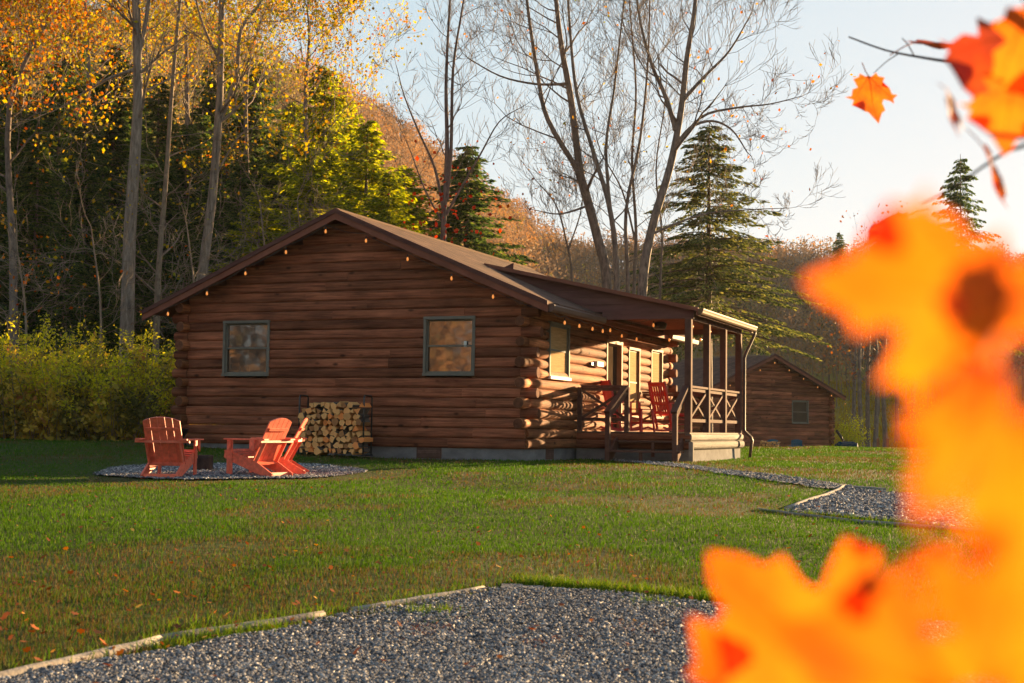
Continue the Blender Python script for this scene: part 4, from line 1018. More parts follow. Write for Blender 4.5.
make_tree('bare_tree', 'slim bare tree in the middle of the group with three thin grey stems', [
    (rooted([(634, 292), (636, 230), (632, 160), (636, 90), (630, 10), (628, -40)], D), .085, .02, dict(nb=12, t0=.2, bl=2.0)),
    (rooted([(660, 296), (662, 235), (656, 170), (664, 110), (668, 60)], D), .06, .015, dict(nb=10, t0=.2, bl=1.7)),
    (pxp([(635, 240), (622, 190), (600, 150), (592, 110)], D), .045, .012, dict(nb=7, t0=.2, bl=1.5))], M_BARK2, 17, M_YEL, 60, .11, maxlev=4)
make_tree('bare_tree', 'low bare tree with crooked grey twigs just left of the bare group', [
    (rooted([(572, 285), (566, 240), (556, 205), (540, 185)], D), .06, .02, dict(nb=9, t0=.2, bl=2.0)),
    (pxp([(568, 250), (580, 215), (584, 185)], D), .04, .012, dict(nb=7, t0=.2, bl=1.6))], M_BARK2, 18, M_ORG, 80, .11, maxlev=4)
D = 47
make_tree('bare_tree', 'slender bare maple behind the cabin roof with a few red leaves low down', [
    (rooted([(443, 250), (444, 215), (447, 150), (446, 88), (448, 35), (452, -30)], D), .13, .03, dict(nb=9, t0=.35, bl=2.2)),
    (pxp([(446, 200), (451, 150), (453, 70), (462, 10), (468, -30)], D), .08, .02, dict(nb=9, t0=.3, bl=1.8)),
    (pxp([(444, 215), (435, 169), (418, 130), (404, 95), (397, 68)], D), .06, .012, dict(nb=7, t0=.3, bl=1.2)),
    (pxp([(446, 215), (456, 197), (480, 155), (499, 122), (520, 108)], D), .055, .012, dict(nb=7, t0=.3, bl=1.2)),
    (pxp([(444, 225), (425, 190), (410, 150), (400, 128)], D), .04, .01, dict(nb=5, t0=.3, bl=.9))], M_BARKR, 4, None, 0, maxlev=3, wob=.12)
rs = np.random.RandomState(77); c0 = at(446, 215, D)
C_ = np.array([tuple(c0)]) + rs.randn(150, 3) * np.array([[1.0, .7, .9]]); tr = [o for o in bpy.data.objects if o.name.startswith('bare_tree') and o.type == 'EMPTY'][-1]
foliage_obj('red_leaves', C_ - np.array([tuple(tr.location)]), .15, M_REDL, tr, .8, rs=rs)

# ---- left forest trunks
D = 41
make_tree('tall_tree', 'tall straight grey trunk at left rising from the shrubs, pale on its right side', [
    (rooted([(127, 325), (130, 230), (136, 140), (138, 90), (136, 0), (134, -80)], D), .235, .10, dict(nb=8, t0=.55, bl=3.2)),
    (pxp([(138, 60), (146, 20), (152, -30), (158, -80)], D), .08, .03, dict(nb=6, t0=.1, bl=2.2)),
    (pxp([(134, 70), (110, 78), (85, 92), (60, 108)], D), .06, .02, dict(nb=6, t0=.3, bl=1.6))], M_BARK1, 21, M_YEL, 1500, .13, maxlev=3)
D = 42
make_tree('thin_tree', 'thin rough trunk between the two tall trunks at left, with bare pale side twigs', [
    (rooted([(157, 310), (160, 250), (166, 180), (172, 90), (180, 0), (184, -50)], D), .11, .04, dict(nb=20, t0=.1, bl=1.9, up=.02))], M_TWIG, 22, M_YEL, 500, .12, maxlev=3)
D = 43
make_tree('tall_tree', 'tall forked trunk rising behind the left slope of the cabin roof', [
    (rooted([(200, 300), (204, 262), (213, 190), (219, 110), (221, 50), (222, -20), (224, -80)], D), .20, .07, dict(nb=8, t0=.5, bl=3.0)),
    (pxp([(216, 130), (236, 78), (241, 30), (262, 0), (275, -40)], D), .09, .03, dict(nb=8, t0=.2, bl=2.4)),
    (pxp([(219, 60), (205, 30), (196, 0), (190, -40)], D), .05, .02, dict(nb=6, t0=.2, bl=1.8)),
    (pxp([(214, 180), (240, 135), (270, 128), (310, 140)], D), .035, .01, dict(nb=7, t0=.2, bl=1.2))], M_BARK1, 24, M_YEL, 2200, .13, maxlev=3)

# ---- conifers
def conifer_proto(name, H, R, mat, barkm, seed, dens=1.0, droop=.25, base=.08, spray=.26, levels=1.0, asp=.32, gap=0.0):
    rs = np.random.RandomState(seed); t = empty(name, (0, 0, 0)); mb = MB()
    mb.tube([(0, 0, -.3), (0, 0, H * .5), (0, 0, H)], [H * .014, H * .008, .012], n=8, caps=False)
    Cs, Ds = [], []
    z = H * base
    while z < H * .985:
        u = z / H; Rz = R * (1 - u) ** .75 * (.55 + .45 * min(1, (u + .02) / .12))
        for b in range(int(5 * levels) + (1 if rs.rand() < .5 else 0)):
            if rs.rand() < gap: continue
            a = rs.rand() * 6.28; L_ = Rz * rs.uniform(.5, 1.2) + .12; rise = .30 * u + rs.uniform(-.08, .1)
            npt = 6; pts = []
            for k in range(npt):
                s_ = k / (npt - 1); pts.append((math.cos(a) * L_ * s_, math.sin(a) * L_ * s_, z + L_ * (rise * s_ - droop * s_ * s_ * 1.3 + .10 * s_ ** 4)))
            mb.tube(pts, [max(.006, .022 * L_ / 2 * (1 - q / npt)) for q in range(npt)], n=3, caps=False)
            m_ = max(4, int(L_ / .085 * dens)); s_ = rs.uniform(.12, 1.03, m_); P = np.array(pts); f = s_ * (npt - 1); i = np.minimum(f.astype(int), npt - 2)
            q = P[i] + (P[i + 1] - P[i]) * (f - i)[:, None]
            wd = .30 * L_ * (1.05 - s_) + .08; sd = rs.uniform(-1, 1, m_) * wd; side = np.array([-math.sin(a), math.cos(a), 0])
            q = q + side * sd[:, None]; q[:, 2] -= np.abs(sd) * .35 + rs.rand(m_) * .08
            Cs.append(q); Ds.append(np.array([math.cos(a), math.sin(a), -.25])[None] + side[None] * (sd / wd)[:, None] * .9)
        z += H * .017 / levels * rs.uniform(.7, 1.3)
    mb.build('trunk', barkm, t); C = np.concatenate(Cs); Dd = np.concatenate(Ds)
    foliage_obj('crown', C, spray, mat, t, asp, .25, Dd, rs=rs); return t
placed = set()
def put(proto, loc, s, rz, label, group=None, cat='conifer', sx=1):
    if proto.name not in placed: placed.add(proto.name); o = proto
    else: o = copy_tree(proto)
    o.location = loc; o.rotation_euler.z = rz; o.scale = (s * sx, s * sx, s); tag(o, label, cat, group)
    if group is None and 'group' in o: del o['group']
    return o
H1 = conifer_proto('hemlock_tree', 13, 3.6, M_HEM, M_BARK2, 31, 4.2, .26, .03, .21, 1.35)
H2 = conifer_proto('hemlock_tree', 13, 3.2, M_HEM, M_BARK2, 32, 4.2, .34, .03, .20, 1.35)
H3 = conifer_proto('evergreen_tree', 12, 3.4, M_HEML, M_BARK2, 33, 4.2, .16, .03, .19, 1.35)
S1 = conifer_proto('spruce_tree', 13, 5.0, M_SPR, M_BARKR, 34, 6.0, .34, .35, .17, 1.15, .30, .05)
def conf(px, D, topy, proto, label, group=None, sx=1.0):
    b = at(px, 400, D); b.z = Tz(b.x, b.y) - .1; top = at(px, topy, D).z; Hh = {H1.name: 13, H2.name: 13, H3.name: 12, S1.name: 13}[proto.name]
    return put(proto, b, (top - b.z) / Hh, random.uniform(0, 6.28), label, group, sx=sx)
fl = 'dark hemlock standing in the shaded wood at left'
for px, D, ty in ((-70, 46, -20), (-20, 50, 60), (30, 47, 120), (78, 52, 95), (105, 60, 40), (160, 56, 150), (235, 52, 150), (195, 60, 110), (275, 58, 125), (0, 52, 30), (50, 56, 60), (130, 50, 170), (180, 50, 200), (60, 44, 190), (100, 45, 210), (-10, 43, 180), (215, 56, 130), (300, 62, 110)):
    conf(px, D, ty, H1 if int(px) % 2 else H2, fl, 'dark hemlocks of the wood at left')
for px, D, ty, pr in ((150, 64, 70, H2), (212, 66, 45, H1), (128, 70, 90, H1), (60, 62, 20, H2), (250, 66, 60, H1), (95, 60, 75, H2), (180, 58, 120, H1), (20, 58, 90, H1)): conf(px, D, ty, pr, fl, 'dark hemlocks of the wood at left', sx=1.1)
conf(255, 50, 185, H3, 'bright green young evergreen just above the left slope of the cabin roof', sx=1.25)
conf(318, 56, 62, H3, 'tall sunlit yellow-green evergreen behind the cabin peak, left of the others', sx=1.2)
conf(362, 52, 118, H3, 'sunlit yellow-green evergreen above the right slope of the cabin peak', sx=1.25)
conf(400, 58, 165, H3, 'smaller sunlit evergreen between the cabin peak and the slender maple', sx=1.5)
conf(464, 60, 140, H1, 'dark green pointed evergreen behind the slender red-leaved maple', sx=1.35)
conf(306, 49, 150, H3, 'sunlit evergreen directly over the left roof slope, close behind the cabin peak', sx=1.2)
conf(385, 50, 172, H3, 'low sunlit evergreen over the right roof slope near the slender maple', sx=1.3)
conf(288, 60, 100, H3, 'sunlit evergreen behind the roof, second from the left of the bright ones', sx=1.2)
conf(340, 64, 95, H3, 'sunlit evergreen deep behind the cabin peak, between the two front ones', sx=1.2)
conf(708, 58, 120, S1, 'thin tall spruce with drooping layered boughs right of the bare trees', sx=1.2)
sp2 = conf(962, 86, 154, S1, 'dark spruce at right, rising above the blurred orange leaves', sx=.72)
for ch in sp2.children:
    if ch.name.startswith('crown'): ch.data = ch.data.copy(); ch.data.materials.clear(); ch.data.materials.append(M_HEM)
conf(840, 150, 230, H2, 'small rounded pine standing up from the far hilltop at right', sx=.9)
conf(905, 130, 330, H2, 'dark evergreen beyond the meadow at right')

# ---- yellow and orange broadleaf crowns of the left wood
ROW = [(-60, 44, -60, M_ORG, 'o'), (15, 42, -20, M_ORG, 'o'), (70, 56, -60, M_YEL, 'y'), (110, 66, -50, M_YEL, 'y'), (175, 60, -70, M_YEL, 'y'), (250, 62, -40, M_YEL, 'y'), (300, 54, 2, M_YEL, 'y'), (215, 72, -80, M_YEL, 'y'), (40, 74, -60, M_YEL, 'y')]
random.seed(99)
LB = ['orange-leaved maple at the far left edge, mostly outside the picture', 'orange and gold maple reaching in at the top left corner', 'yellow tree behind the hemlocks at the upper left', 'golden tree seen behind the tallest straight trunk at left', 'yellow tree filling the gap between the tall trunks',
      'yellow tree just right of the forked trunk, at the top', 'golden tree at the right end of the left wood, against the sky', 'far yellow tree deep in the wood behind the forked trunk', 'far yellow tree deep in the wood at upper left']
for i, ((px, D, ty, lm, kd), lb) in enumerate(zip(ROW, LB)):
    b = gz(at(px, 400, D)); top = at(px, ty, D); H_ = top.z - b.z; rg = random.Random(50 + i)
    P = [b, b + Vector((rg.uniform(-.4, .4), rg.uniform(-.3, .3), H_ * .35)), b + Vector((rg.uniform(-.7, .7), 0, H_ * .7)), b + Vector((rg.uniform(-.9, .9), 0, H_ * .9))]
    nlf = 7500 if i in (0, 1) else 7000
    lms = [(M_ORG, .55), (M_YEL, .45)] if kd == 'o' else [(M_YEL, .85), (M_ORG, .15)]
    make_tree('autumn_tree', lb, [(P, .16, .05, {})], M_BARK2, 60 + i, lms, nlf, .115, t0=.45, nb=14, bl=H_ * .24, maxlev=4, scatter=.20, group=None, n=7)
# low bare undergrowth saplings with pale twigs
for i, (px, D, ty, lb) in enumerate(((95, 38, 205, 'bare sapling with pale crooked twigs left of the tall straight trunk'), (190, 40, 195, 'bare sapling with pale twigs between the two tall trunks'), (262, 44, 165, 'bare pale-twigged sapling over the left slope of the roof'), (300, 45, 170, 'bare pale-twigged sapling left of the cabin peak'), (20, 37, 220, 'sapling with scattered orange leaves at the left edge above the shrubs'))):
    b = gz(at(px, 400, D)); top = at(px, ty, D); H_ = top.z - b.z
    P = [b, b + Vector((.1, 0, H_ * .5)), b + Vector((-.2, 0, H_ * .85))]
    make_tree('sapling', lb, [(P, .045, .02, {})], M_TWIG, 90 + i, M_ORG if i in (4, 0) else M_YEL, 200 if i == 4 else 20, .11, t0=.3, nb=14, bl=2.0, maxlev=3, up=.0, spread=1.0, cat='young tree')

# ---- shrubs
def shrub(px, D, topy, width, seed, label, mat=M_SHR, lm2=M_SHY, nst=60, nleaf=7500):
    rs = np.random.RandomState(seed); b = at(px, 430, D); b.z = Tz(b.x, b.y) - .05; H_ = at(px, topy, D).z - b.z
    t = empty('shrub', b, 0, label, 'shrub', 'goldening shrubs left of the large cabin'); mb = MB(); C, Cy = [], []
    for i in range(nst):
        a = rs.rand() * 6.28; r_ = rs.rand() ** .5 * width * .30; x0, y0 = math.cos(a) * r_, math.sin(a) * r_; h = H_ * rs.uniform(.45, 1.0) * (1 if rs.rand() < .75 else 1.15) * (1 - .15 * (r_ / width))
        ox, oy = math.cos(a) * width * rs.uniform(.05, .42), math.sin(a) * width * rs.uniform(.05, .42)
        pts = [Vector((x0 + ox * s_ ** 1.5, y0 + oy * s_ ** 1.5, h * (s_ - .06 * s_ ** 3))) for s_ in np.linspace(0, 1, 6)]
        mb.tube(pts, [.011, .010, .008, .007, .005, .003], n=3, caps=False)
        m_ = int(nleaf / nst * rs.uniform(.7, 1.3)); s_ = rs.rand(m_) ** .7; P = np.array([tuple(p) for p in pts]); f = s_ * 5; ii = np.minimum(f.astype(int), 4); q = P[ii] + (P[ii + 1] - P[ii]) * (f - ii)[:, None]
        q = q + rs.randn(m_, 3) * np.array([[.15, .15, .09]]) * (.6 + 1.1 * (1 - s_))[:, None]
        plume = s_ > rs.uniform(.60, .9)
        C.append(q[~plume]); Cy.append(q[plume][rs.rand(plume.sum()) < .8])
    mb.build('stems', M_TWIG, t); C = np.concatenate(C); Cy = np.concatenate(Cy)
    nz = vnoise((C[:, 0] + b.x) * 1.6, C[:, 2] * 2.0 + seed, 3); foliage_obj('leaves', C, .105 * rs.uniform(.6, 1.7, len(C)), mat, t, .5, .1, rnd=np.clip(nz * 1.0 + (seed % 5 - 2) * .09 + rs.randn(len(C)) * .18, 0, 1), rs=rs)
    foliage_obj('flower_plumes', Cy, .08, lm2, t, .5, 0, rs=rs); return t
SH = [(-25, 33, 305, 3.4, 'leafy shrub at the left picture edge'), (18, 32.5, 322, 3.0, 'tall yellowing shrub second from the left edge'), (45, 35, 330, 3.0, 'green-yellow shrub behind the front ones, left part'), (62, 32.5, 352, 2.8, 'yellowing shrub left of the middle of the thicket'), (88, 34, 316, 3.0, 'tall plumed shrub in the middle of the thicket'), (110, 32.5, 345, 2.8, 'bright yellow plumed shrub below the tall straight trunk'), (135, 34.5, 322, 2.8, 'plumed shrub just left of the cabin corner'), (158, 35.5, 336, 2.6, 'shrub touching the left corner of the large cabin'), (185, 38, 345, 2.6, 'shrub peeping out behind the left cabin corner')]
for i, (px, D, ty, w_, lb) in enumerate(SH): shrub(px, D, ty, w_, 200 + i, lb)
yb = shrub(852, 76.5, 410, 1.7, 230, 'bright yellow-green bush right behind the far small cabin', M_SHY, M_SHY, 40, 3000); del yb['group']
yb = shrub(935, 88, 388, 4.0, 231, 'golden bush beside the meadow at right', M_SHR, M_SHY, 40, 3500); del yb['group']

# ---- meadow trunks at right
for i, (px, D, ty) in enumerate(((862, 82, 292), (868, 85, 285), (875, 83, 300), (886, 84, 288), (897, 95, 300), (853, 100, 295), (915, 90, 290))):
    b = gz(at(px, 430, D)); top = at(px, ty, D); H_ = top.z - b.z
    P = [b, b + Vector((.15 * (i % 3 - 1), 0, H_ * .5)), b + Vector((.3 * (i % 2), 0, H_))]
    make_tree('meadow_tree', 'dark bare tree standing at the edge of the golden meadow at right', [(P, .17, .05, {})], M_BARK2, 300 + i, M_FALL, 260, .16, t0=.35, nb=10, bl=3.2, maxlev=2, group='bare trees by the meadow at right', n=6)
t = empty('fence_posts', gz(at(878, 440, 79), 0), 0, 'pair of short wooden posts at the edge of the meadow', 'posts')
for x in (0, .55):
    p = MB(); p.box((x - .06, -.06, -.1), (x + .06, .06, .95)); p.build('post', M_LOGZ, t)

# ---- far forest on the hillside: one mass
rs = np.random.RandomState(5); pts = []
n = 5200; y = rs.uniform(62, 300, n); x = y * rs.uniform(-.50, .50, n); y0_ = 36 + 70 * sm((x + 14) / 30)
m = (y > y0_ + 14) & ~((x > 12) & (y < 150 - 0 * x)) | ((x > 12) & (y > 112) & (rs.rand(n) < .9))
x, y = x[m], y[m]; z = T(x, y); n = len(x); print('hill trees', n)
k = 130; hh = rs.uniform(4.5, 8.5, n); 
U = rs.randn(n, k, 3); U /= np.linalg.norm(U, axis=2, keepdims=True); U *= rs.rand(n, k, 1) ** .4
cw = hh * rs.uniform(.22, .34, n)
C_ = np.stack([x[:, None] + U[..., 0] * cw[:, None], y[:, None] + U[..., 1] * cw[:, None], z[:, None] + hh[:, None] * (.62 + .36 * U[..., 2])], -1).reshape(-1, 3)
patch = vnoise(x * .05, y * .05, 4)
tc_ = np.clip(patch * .8 + rs.randn(n) * .22, 0, 1); tc_ = np.where((x < -.16 * y) & (rs.rand(n) < .88), .91 + .03 * rs.randn(n), tc_); rn = np.clip(np.repeat(tc_, k) + rs.randn(n * k) * .07, 0, 1)
V, F = leafq(C_, np.repeat(.20 + y * .0011, k), .45, 0, rs)
Cn = len(F)
# upright pale stems
up_ = np.zeros((n, 4, 3)); w_ = .035 + y * .0002
up_[:, 0] = np.stack([x - w_, y, z], 1); up_[:, 1] = np.stack([x + w_, y + w_, z], 1); up_[:, 2] = np.stack([x + w_ * .4, y, z + hh * .9], 1); up_[:, 3] = np.stack([x - w_ * .4, y, z + hh * .9], 1)
V = np.concatenate([V, up_.reshape(-1, 3)]); F = np.concatenate([F, (np.arange(n)[:, None] * 4 + np.arange(4)[None]) + Cn * 4]); rn = np.concatenate([rn, np.full(n, .12)])
tag(np_mesh('hillside_forest', V, F, M_HILL, rn), 'rust and brown autumn forest covering the far hillside', 'forest', kind='stuff')

# ---- fallen leaves on the lawn
n = 1700; Yl = 1 / RS.uniform(1 / 32., 1 / 3.4, n); Xl = Yl * RS.uniform(-.42, .42, n); kp = ~inpoly(Xl, Yl, CABPOLY); kp &= ~(inpoly(Xl, Yl, PAD1) & (RS.rand(n) < .85)); Xl, Yl = Xl[kp], Yl[kp]; n = len(Xl)
pol = [(0, -.5), (.22, -.30), (.5, -.25), (.38, 0), (.5, .22), (.2, .2), (0, .55), (-.2, .2), (-.5, .22), (-.38, 0), (-.5, -.25), (-.22, -.30)]
pol = np.array(pol); s_ = (.010 + .014 * RS.rand(n) ** 2) ; an = RS.rand(n) * 6.28
px_ = (pol[None, :, 0] * np.cos(an)[:, None] - pol[None, :, 1] * np.sin(an)[:, None]) * s_[:, None] * 1.6; py_ = (pol[None, :, 0] * np.sin(an)[:, None] + pol[None, :, 1] * np.cos(an)[:, None]) * s_[:, None] * 1.6
tx, ty = RS.randn(n, 1) * .35, RS.randn(n, 1) * .35
V = np.stack([Xl[:, None] + px_, Yl[:, None] + py_, T(Xl, Yl)[:, None] + .03 + px_ * tx + py_ * ty + .15 * np.abs(px_)], -1).reshape(-1, 3); F = np.arange(n * 12).reshape(n, 12)
tag(np_mesh('fallen_leaves', V, F, M_FALL, RS.rand(n) ** 1.3), 'dry brown and orange leaves scattered on the lawn', 'leaves', kind='stuff')
# ---- small weeds and straw patches on the near gravel
for (px, py, w_, m_, lb) in ((128 + 300, 617, .12, 'g', 'low green weed patch on the near gravel, left of its middle'), (650, 607, .08, 'g', 'small green weed at the far right edge of the near gravel'), (425, 634, .10, 'o', 'patch of dry orange straw on the near gravel, left of its middle'), (637, 633, .06, 'o', 'small patch of dry orange straw on the near gravel, right of its middle'), (541, 648, .05, 'o', 'tiny dry orange tuft near the middle of the near gravel')):
    g_ = gnd(px, py); n = int(2600 * w_); X = g_.x + RS.randn(n) * w_ * .8; Y = g_.y + RS.randn(n) * w_ * 1.3
    o = blades('weed_patch' if m_ == 'g' else 'straw_patch', X, Y, .018 + .02 * RS.rand(n), np.full(n, .005), lb, RS.uniform(.75, 1, n) if m_ == 'g' else RS.rand(n), 1.6, M_GRASS if m_ == 'g' else M_FALL)
    o['category'] = 'weed' if m_ == 'g' else 'straw'
#PART5
# ================================================================== NEAR MAPLE BRANCH
def leaf_mat(name, c0, c1, c2, trans):
    m, nt, out = mat_base(name); L = nt.links
    tc = N(nt, 'ShaderNodeTexCoord'); no = N(nt, 'ShaderNodeTexNoise', Scale=28.0, Detail=5.0, Roughness=.6); L.new(tc.outputs['Object'], no.inputs['Vector'])
    r = ramp(nt, [(.3, c0), (.5, c1), (.72, c2)]); L.new(no.outputs['Fac'], r.inputs[0])
    d = N(nt, 'ShaderNodeBsdfPrincipled', Roughness=.5); t = N(nt, 'ShaderNodeBsdfTranslucent'); L.new(r.outputs[0], d.inputs['Base Color']); L.new(r.outputs[0], t.inputs['Color'])
    mx = N(nt, 'ShaderNodeMixShader'); mx.inputs[0].default_value = trans; L.new(d.outputs[0], mx.inputs[1]); L.new(t.outputs[0], mx.inputs[2]); L.new(mx.outputs[0], out.inputs[0]); return m
M_LY = leaf_mat('bright_orange_maple_leaf', (.50, .085, .003), (.62, .125, .004), (.70, .18, .005), .70)
M_LO = leaf_mat('orange_maple_leaf', (.42, .075, .006), (.60, .12, .007), (.70, .18, .009), .65)
M_LR = leaf_mat('red_maple_leaf', (.26, .025, .007), (.40, .05, .008), (.55, .09, .010), .55)
M_LD = solid('leaf_vein', (.30, .07, .02), .6)
M_TW = solid('dark_twig', (.05, .03, .025), .7)
half = [(0, -.36), (.06, -.34), (.20, -.42), (.24, -.33), (.40, -.30), (.33, -.20), (.30, -.10), (.44, -.06), (.52, .10), (.64, .12), (.50, .20), (.52, .32), (.40, .26), (.24, .22), (.20, .30), (.26, .48), (.16, .50), (.10, .64), (0, .78)]
outl = half + [(-x, y) for x, y in half[-2:0:-1]]
def maple_leaf(parent, loc, size, nrm, tip, mat, curl=.25, fold=.15, seed=0, nm='leaf', veins=M_LD, narrow=1.0):
    "leaf with five pointed lobes; nrm = facing direction, tip = direction its point hangs"
    rg = random.Random(seed); nrm = Vector(nrm).normalized(); tip = Vector(tip); tip = (tip - nrm * tip.dot(nrm)).normalized(); sd = tip.cross(nrm)
    bm = bmesh.new(); vs = [bm.verts.new((x * narrow * (1 + rg.uniform(-.05, .05)), y * (1 + rg.uniform(-.04, .04)), 0)) for x, y in outl]
    f = bm.faces.new(vs); bmesh.ops.triangulate(bm, faces=[f])
    for _ in range(3):
        bmesh.ops.subdivide_edges(bm, edges=[e for e in bm.edges if e.calc_length() > .09], cuts=1)
        bmesh.ops.triangulate(bm, faces=[q for q in bm.faces if len(q.verts) > 3])
    fn = lambda x, y: fold * abs(x) + curl * (y - .1) ** 2 * (1 if y > 0 else -.5) - curl * .6 * x * x + .03 * math.sin(9 * x + seed) * math.cos(7 * y + seed)
    for v in bm.verts: v.co.z = fn(v.co.x, v.co.y)
    for v in bm.verts:
        c = v.co.copy(); v.co = sd * c.x * size + tip * c.y * size + nrm * c.z * size
    me = bpy.data.meshes.new(nm); bm.to_mesh(me); bm.free(); me.materials.append(mat); me.polygons.foreach_set('use_smooth', [True] * len(me.polygons))
    o = bpy.data.objects.new(nm, me); COL.objects.link(o); o.parent = parent; o.location = Vector(loc) - parent.location
    W_ = lambda x, y, e=.006: sd * x * size + tip * y * size + nrm * (fn(x, y) + e) * size
    v_ = MB()
    for tx, ty in ((0, .7), (.5, .22), (-.5, .22), (.34, -.26), (-.34, -.26)):
        v_.tube([W_(tx * narrow * k / 5, -.34 + (ty + .34) * k / 5) for k in range(6)], [size * .009 * (1 - k / 7) for k in range(6)], n=4, caps=False)
    v_.build('veins', veins, o)
    st = MB(); st.tube([W_(0, -.35), W_(.02, -.5) - nrm * size * .03, W_(.0, -.72) - nrm * size * .12], size * .011, n=5); st.build('stalk', veins, o)
    return o
BR = empty('maple_branch', at(1040, 40, 1.6), 0, 'blurred branch of glowing orange maple leaves close to the camera at right', 'branch')
tw = MB()
def T_(pts, r0, r1):
    P = smooth_path([at(*p) - BR.location for p in pts], 4); tw.tube(P, [r0 + (r1 - r0) * i / (len(P) - 1) for i in range(len(P))], n=6)
T_([(1075, 30, .9), (1020, 62, 1.5), (965, 63, 2.0), (925, 58, 2.5), (885, 50, 2.9), (849, 37, 3.1)], .004, .0018)
T_([(898, 54, 2.8), (886, 62, 2.9), (874, 73, 3.0)], .0012, .0009)
T_([(915, 57, 2.6), (908, 45, 2.6), (902, 38, 2.6)], .0012, .0009)
T_([(1075, 30, .9), (1100, 160, .6), (1085, 300, .4), (1060, 430, .34)], .004, .003)
T_([(1085, 300, .4), (1020, 300, .36), (960, 310, .34)], .002, .0012)
T_([(1100, 140, .7), (1010, 150, 1.2), (950, 190, 1.5), (921, 203, 1.6)], .002, .0009)
tw.build('twig', M_TW, BR)
view = Vector((0, -1, .05)); dn = Vector((0, 0, -1))
maple_leaf(BR, at(871, 91, 3.0), .098, (.25, -1, .1), (.12, 0, -1), M_LO, .15, .08, 1)
maple_leaf(BR, at(930, 46, 2.45), .10, (.25, -.35, 1.2), (1, .3, -.1), M_LR, .5, .3, 2)
maple_leaf(BR, at(1002, 62, .95), .074, (.2, -1, .2), (-.5, 0, -1), M_LR, .3, .15, 3)
maple_leaf(BR, at(1010, 104, .85), .046, (-.1, -1, .1), (-.2, 0, -1), M_LO, .3, .12, 4)
maple_leaf(BR, at(1040, 40, .8), .060, (.0, -1, -.2), (.4, 0, -1), M_LO, .3, .12, 14)
maple_leaf(BR, at(950, 108, 1.0), .034, (.9, -.6, .1), (-.7, 0, -1), M_LR, .4, .3, 5)
maple_leaf(BR, at(893, 226, 1.6), .066, (-.75, -.42, .8), (-1, 0, -.75), M_LR, .3, .4, 6, narrow=.6)
maple_leaf(BR, at(990, 168, 1.1), .05, (.9, -.5, .2), (.1, 0, -1), M_LO, .3, .3, 7, narrow=.7)
# the big out-of-focus ones, a hand's breadth from the lens
for (px, py, D, sz, nm_, tp, mt, nar, sd_) in (
    (945, 295, .26, .130, (-.15, -1, .15), (-1, 0, .10), M_LY, 1, 8), (1034, 305, .28, .062, (.2, -1, .1), (.3, 0, 1), M_LO, 1, 9),
    (950, 308, .255, .020, (.1, -1, .1), (.2, 0, 1), M_LR, 1, 21),
    (962, 425, .22, .120, (.1, -1, .2), (-.60, 0, -1), M_LY, .55, 10), (1032, 480, .18, .125, (-.2, -1, 0), (.1, 0, -1), M_LY, .8, 11),
    (822, 658, .40, .142, (-.15, -1, .25), (-.8, 0, .75), M_LY, 1, 12), (895, 680, .30, .130, (.15, -1, .2), (-.9, 0, .35), M_LY, 1, 13),
    (1008, 630, .21, .130, (0, -1, .1), (.3, 0, .9), M_LY, 1, 15), (942, 552, .33, .018, (.2, -1, .1), (-.2, 0, -1), M_LR, 1, 16), (755, 705, .43, .10, (.2, -1, .1), (-.5, 0, .6), M_LY, 1, 17)):
    maple_leaf(BR, at(px, py, D), sz * D / 1.0, nm_, tp, mt, .2, .1, sd_, narrow=nar, veins=M_LO)

# ================================================================== WOOD BEHIND THE CAMERA (what the window glass mirrors)
rs = np.random.RandomState(9); n = 150; x = rs.uniform(-75, 45, n); y = -rs.uniform(16, 34, n); x[60:] = rs.uniform(-82, -48, 90); y[60:] = rs.uniform(-25, 26, 90); hh = rs.uniform(9, 15, n); k = 800
U = rs.randn(n, k, 3); U /= np.linalg.norm(U, axis=2, keepdims=True); U *= rs.rand(n, k, 1) ** .4
C_ = np.stack([x[:, None] + U[..., 0] * 2.8, y[:, None] + U[..., 1] * 2.6, hh[:, None] * (.52 + .5 * U[..., 2])], -1).reshape(-1, 3)
V, F = leafq(C_, .42, .6, 0, rs); rn = np.clip(np.repeat(.05 + .9 * rs.rand(n), k) + rs.randn(n * k) * .12, 0, 1)
tw_ = rs.uniform(.12, .3, n); V = np.concatenate([V, np.stack([np.stack([x + a_ * tw_, y + b_ * tw_, c_ * hh], 1) for a_, b_, c_ in ((-1, .6, -.05), (1, -.6, -.05), (.5, -.3, .9), (-.5, .3, .9))], 1).reshape(-1, 3)])
F = np.concatenate([F, np.arange(n * 4).reshape(n, 4) + n * k * 4]); rn = np.concatenate([rn, np.full(n, .05)])
tag(np_mesh('wood_behind', V, F, M_HILL, rn), 'mixed autumn wood on the side of the lawn facing the cabin', 'forest', kind='stuff')

# ================================================================== LIGHT
SUNL = (E1 * 1.0 + E2 * 3.0).normalized(); SEL = math.radians(6.8)
saz = math.atan2(SUNL.x, SUNL.y)                       # clockwise from +Y
SD = Vector((math.sin(saz) * math.cos(SEL), math.cos(saz) * math.cos(SEL), math.sin(SEL)))
sl = bpy.data.lights.new('sun', 'SUN'); sl.energy = 4.0; sl.angle = math.radians(.55); sl.color = (1.0, .66, .31)
so = bpy.data.objects.new('sun', sl); COL.objects.link(so); so.rotation_euler = (-SD).to_track_quat('-Z', 'Y').to_euler(); so.location = (30, 30, 30)
SK = .96; HZ = .00011
w = bpy.data.worlds.new('World'); sc.world = w; w.use_nodes = True; nt = w.node_tree
bg = nt.nodes['Background']; sky = nt.nodes.new('ShaderNodeTexSky'); sky.sky_type = 'NISHITA'; sky.sun_disc = False; sky.sun_elevation = SEL; sky.sun_rotation = saz
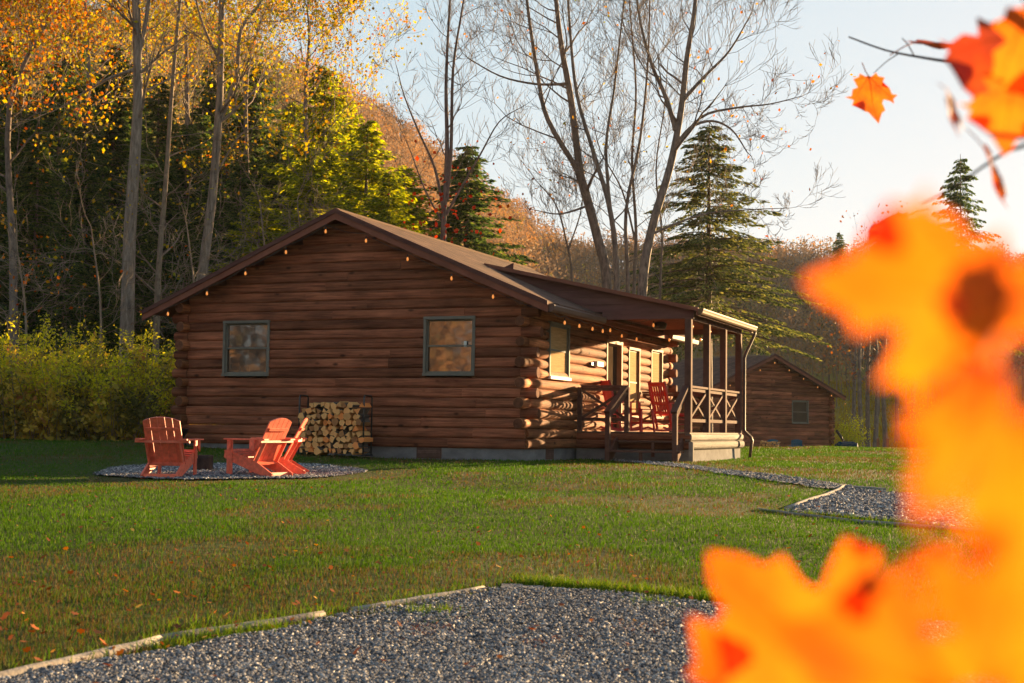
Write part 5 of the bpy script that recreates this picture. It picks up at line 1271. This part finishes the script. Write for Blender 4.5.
sky.altitude = 300; sky.air_density = 1.0; sky.dust_density = .7; sky.ozone_density = 2.8
k1 = nt.nodes.new('ShaderNodeVectorMath'); k1.operation = 'MULTIPLY_ADD'; k1.inputs[1].default_value = (SK,) * 3; k1.inputs[2].default_value = (1, 1, 1)
k2 = nt.nodes.new('ShaderNodeVectorMath'); k2.operation = 'DIVIDE'
nt.links.new(sky.outputs[0], k1.inputs[0]); nt.links.new(sky.outputs[0], k2.inputs[0]); nt.links.new(k1.outputs[0], k2.inputs[1])   # soft shoulder so the glow round the sun stays a pale sky
nt.links.new(k2.outputs[0], bg.inputs[0]); bg.inputs[1].default_value = .15
# ---- autumn haze over the whole valley
hb = MB(); hb.box((-905, -305, -3), (905, 1505, 112)); hz = hb.build('haze', [], None) if False else None
m, nt2, out2 = mat_base('valley_haze'); pv = nt2.nodes.new('ShaderNodeVolumePrincipled'); pv.inputs['Color'].default_value = (.93, .93, .95, 1); pv.inputs['Density'].default_value = HZ; pv.inputs['Anisotropy'].default_value = .1
nt2.links.new(pv.outputs[0], out2.inputs['Volume'])
hz = hb.build('haze', [m], None); tag(hz, 'thin pale autumn haze filling the valley', 'haze', kind='stuff')
# ================================================================== CAMERA
cam = bpy.data.cameras.new('camera'); co = bpy.data.objects.new('camera', cam); COL.objects.link(co); sc.camera = co
cam.sensor_width = 36; cam.lens = FPX / 1024 * 36; cam.clip_start = .02; cam.clip_end = 4000
M_ = Matrix((CR, CU, -CF)).transposed().to_4x4(); M_.translation = CAM; co.matrix_world = M_
cam.dof.use_dof = True; cam.dof.focus_distance = 26; cam.dof.aperture_fstop = 8.0
vs_ = sc.view_settings; vs_.view_transform = 'Standard'; vs_.look = 'None'; vs_.gamma = 1; vs_.exposure = 2.82
sc.render.engine = 'CYCLES'; sc.render.resolution_x = 1024; sc.render.resolution_y = 683
sc.cycles.max_bounces = 6; sc.cycles.transparent_max_bounces = 4; sc.cycles.diffuse_bounces = 3; sc.cycles.glossy_bounces = 2; sc.cycles.transmission_bounces = 3
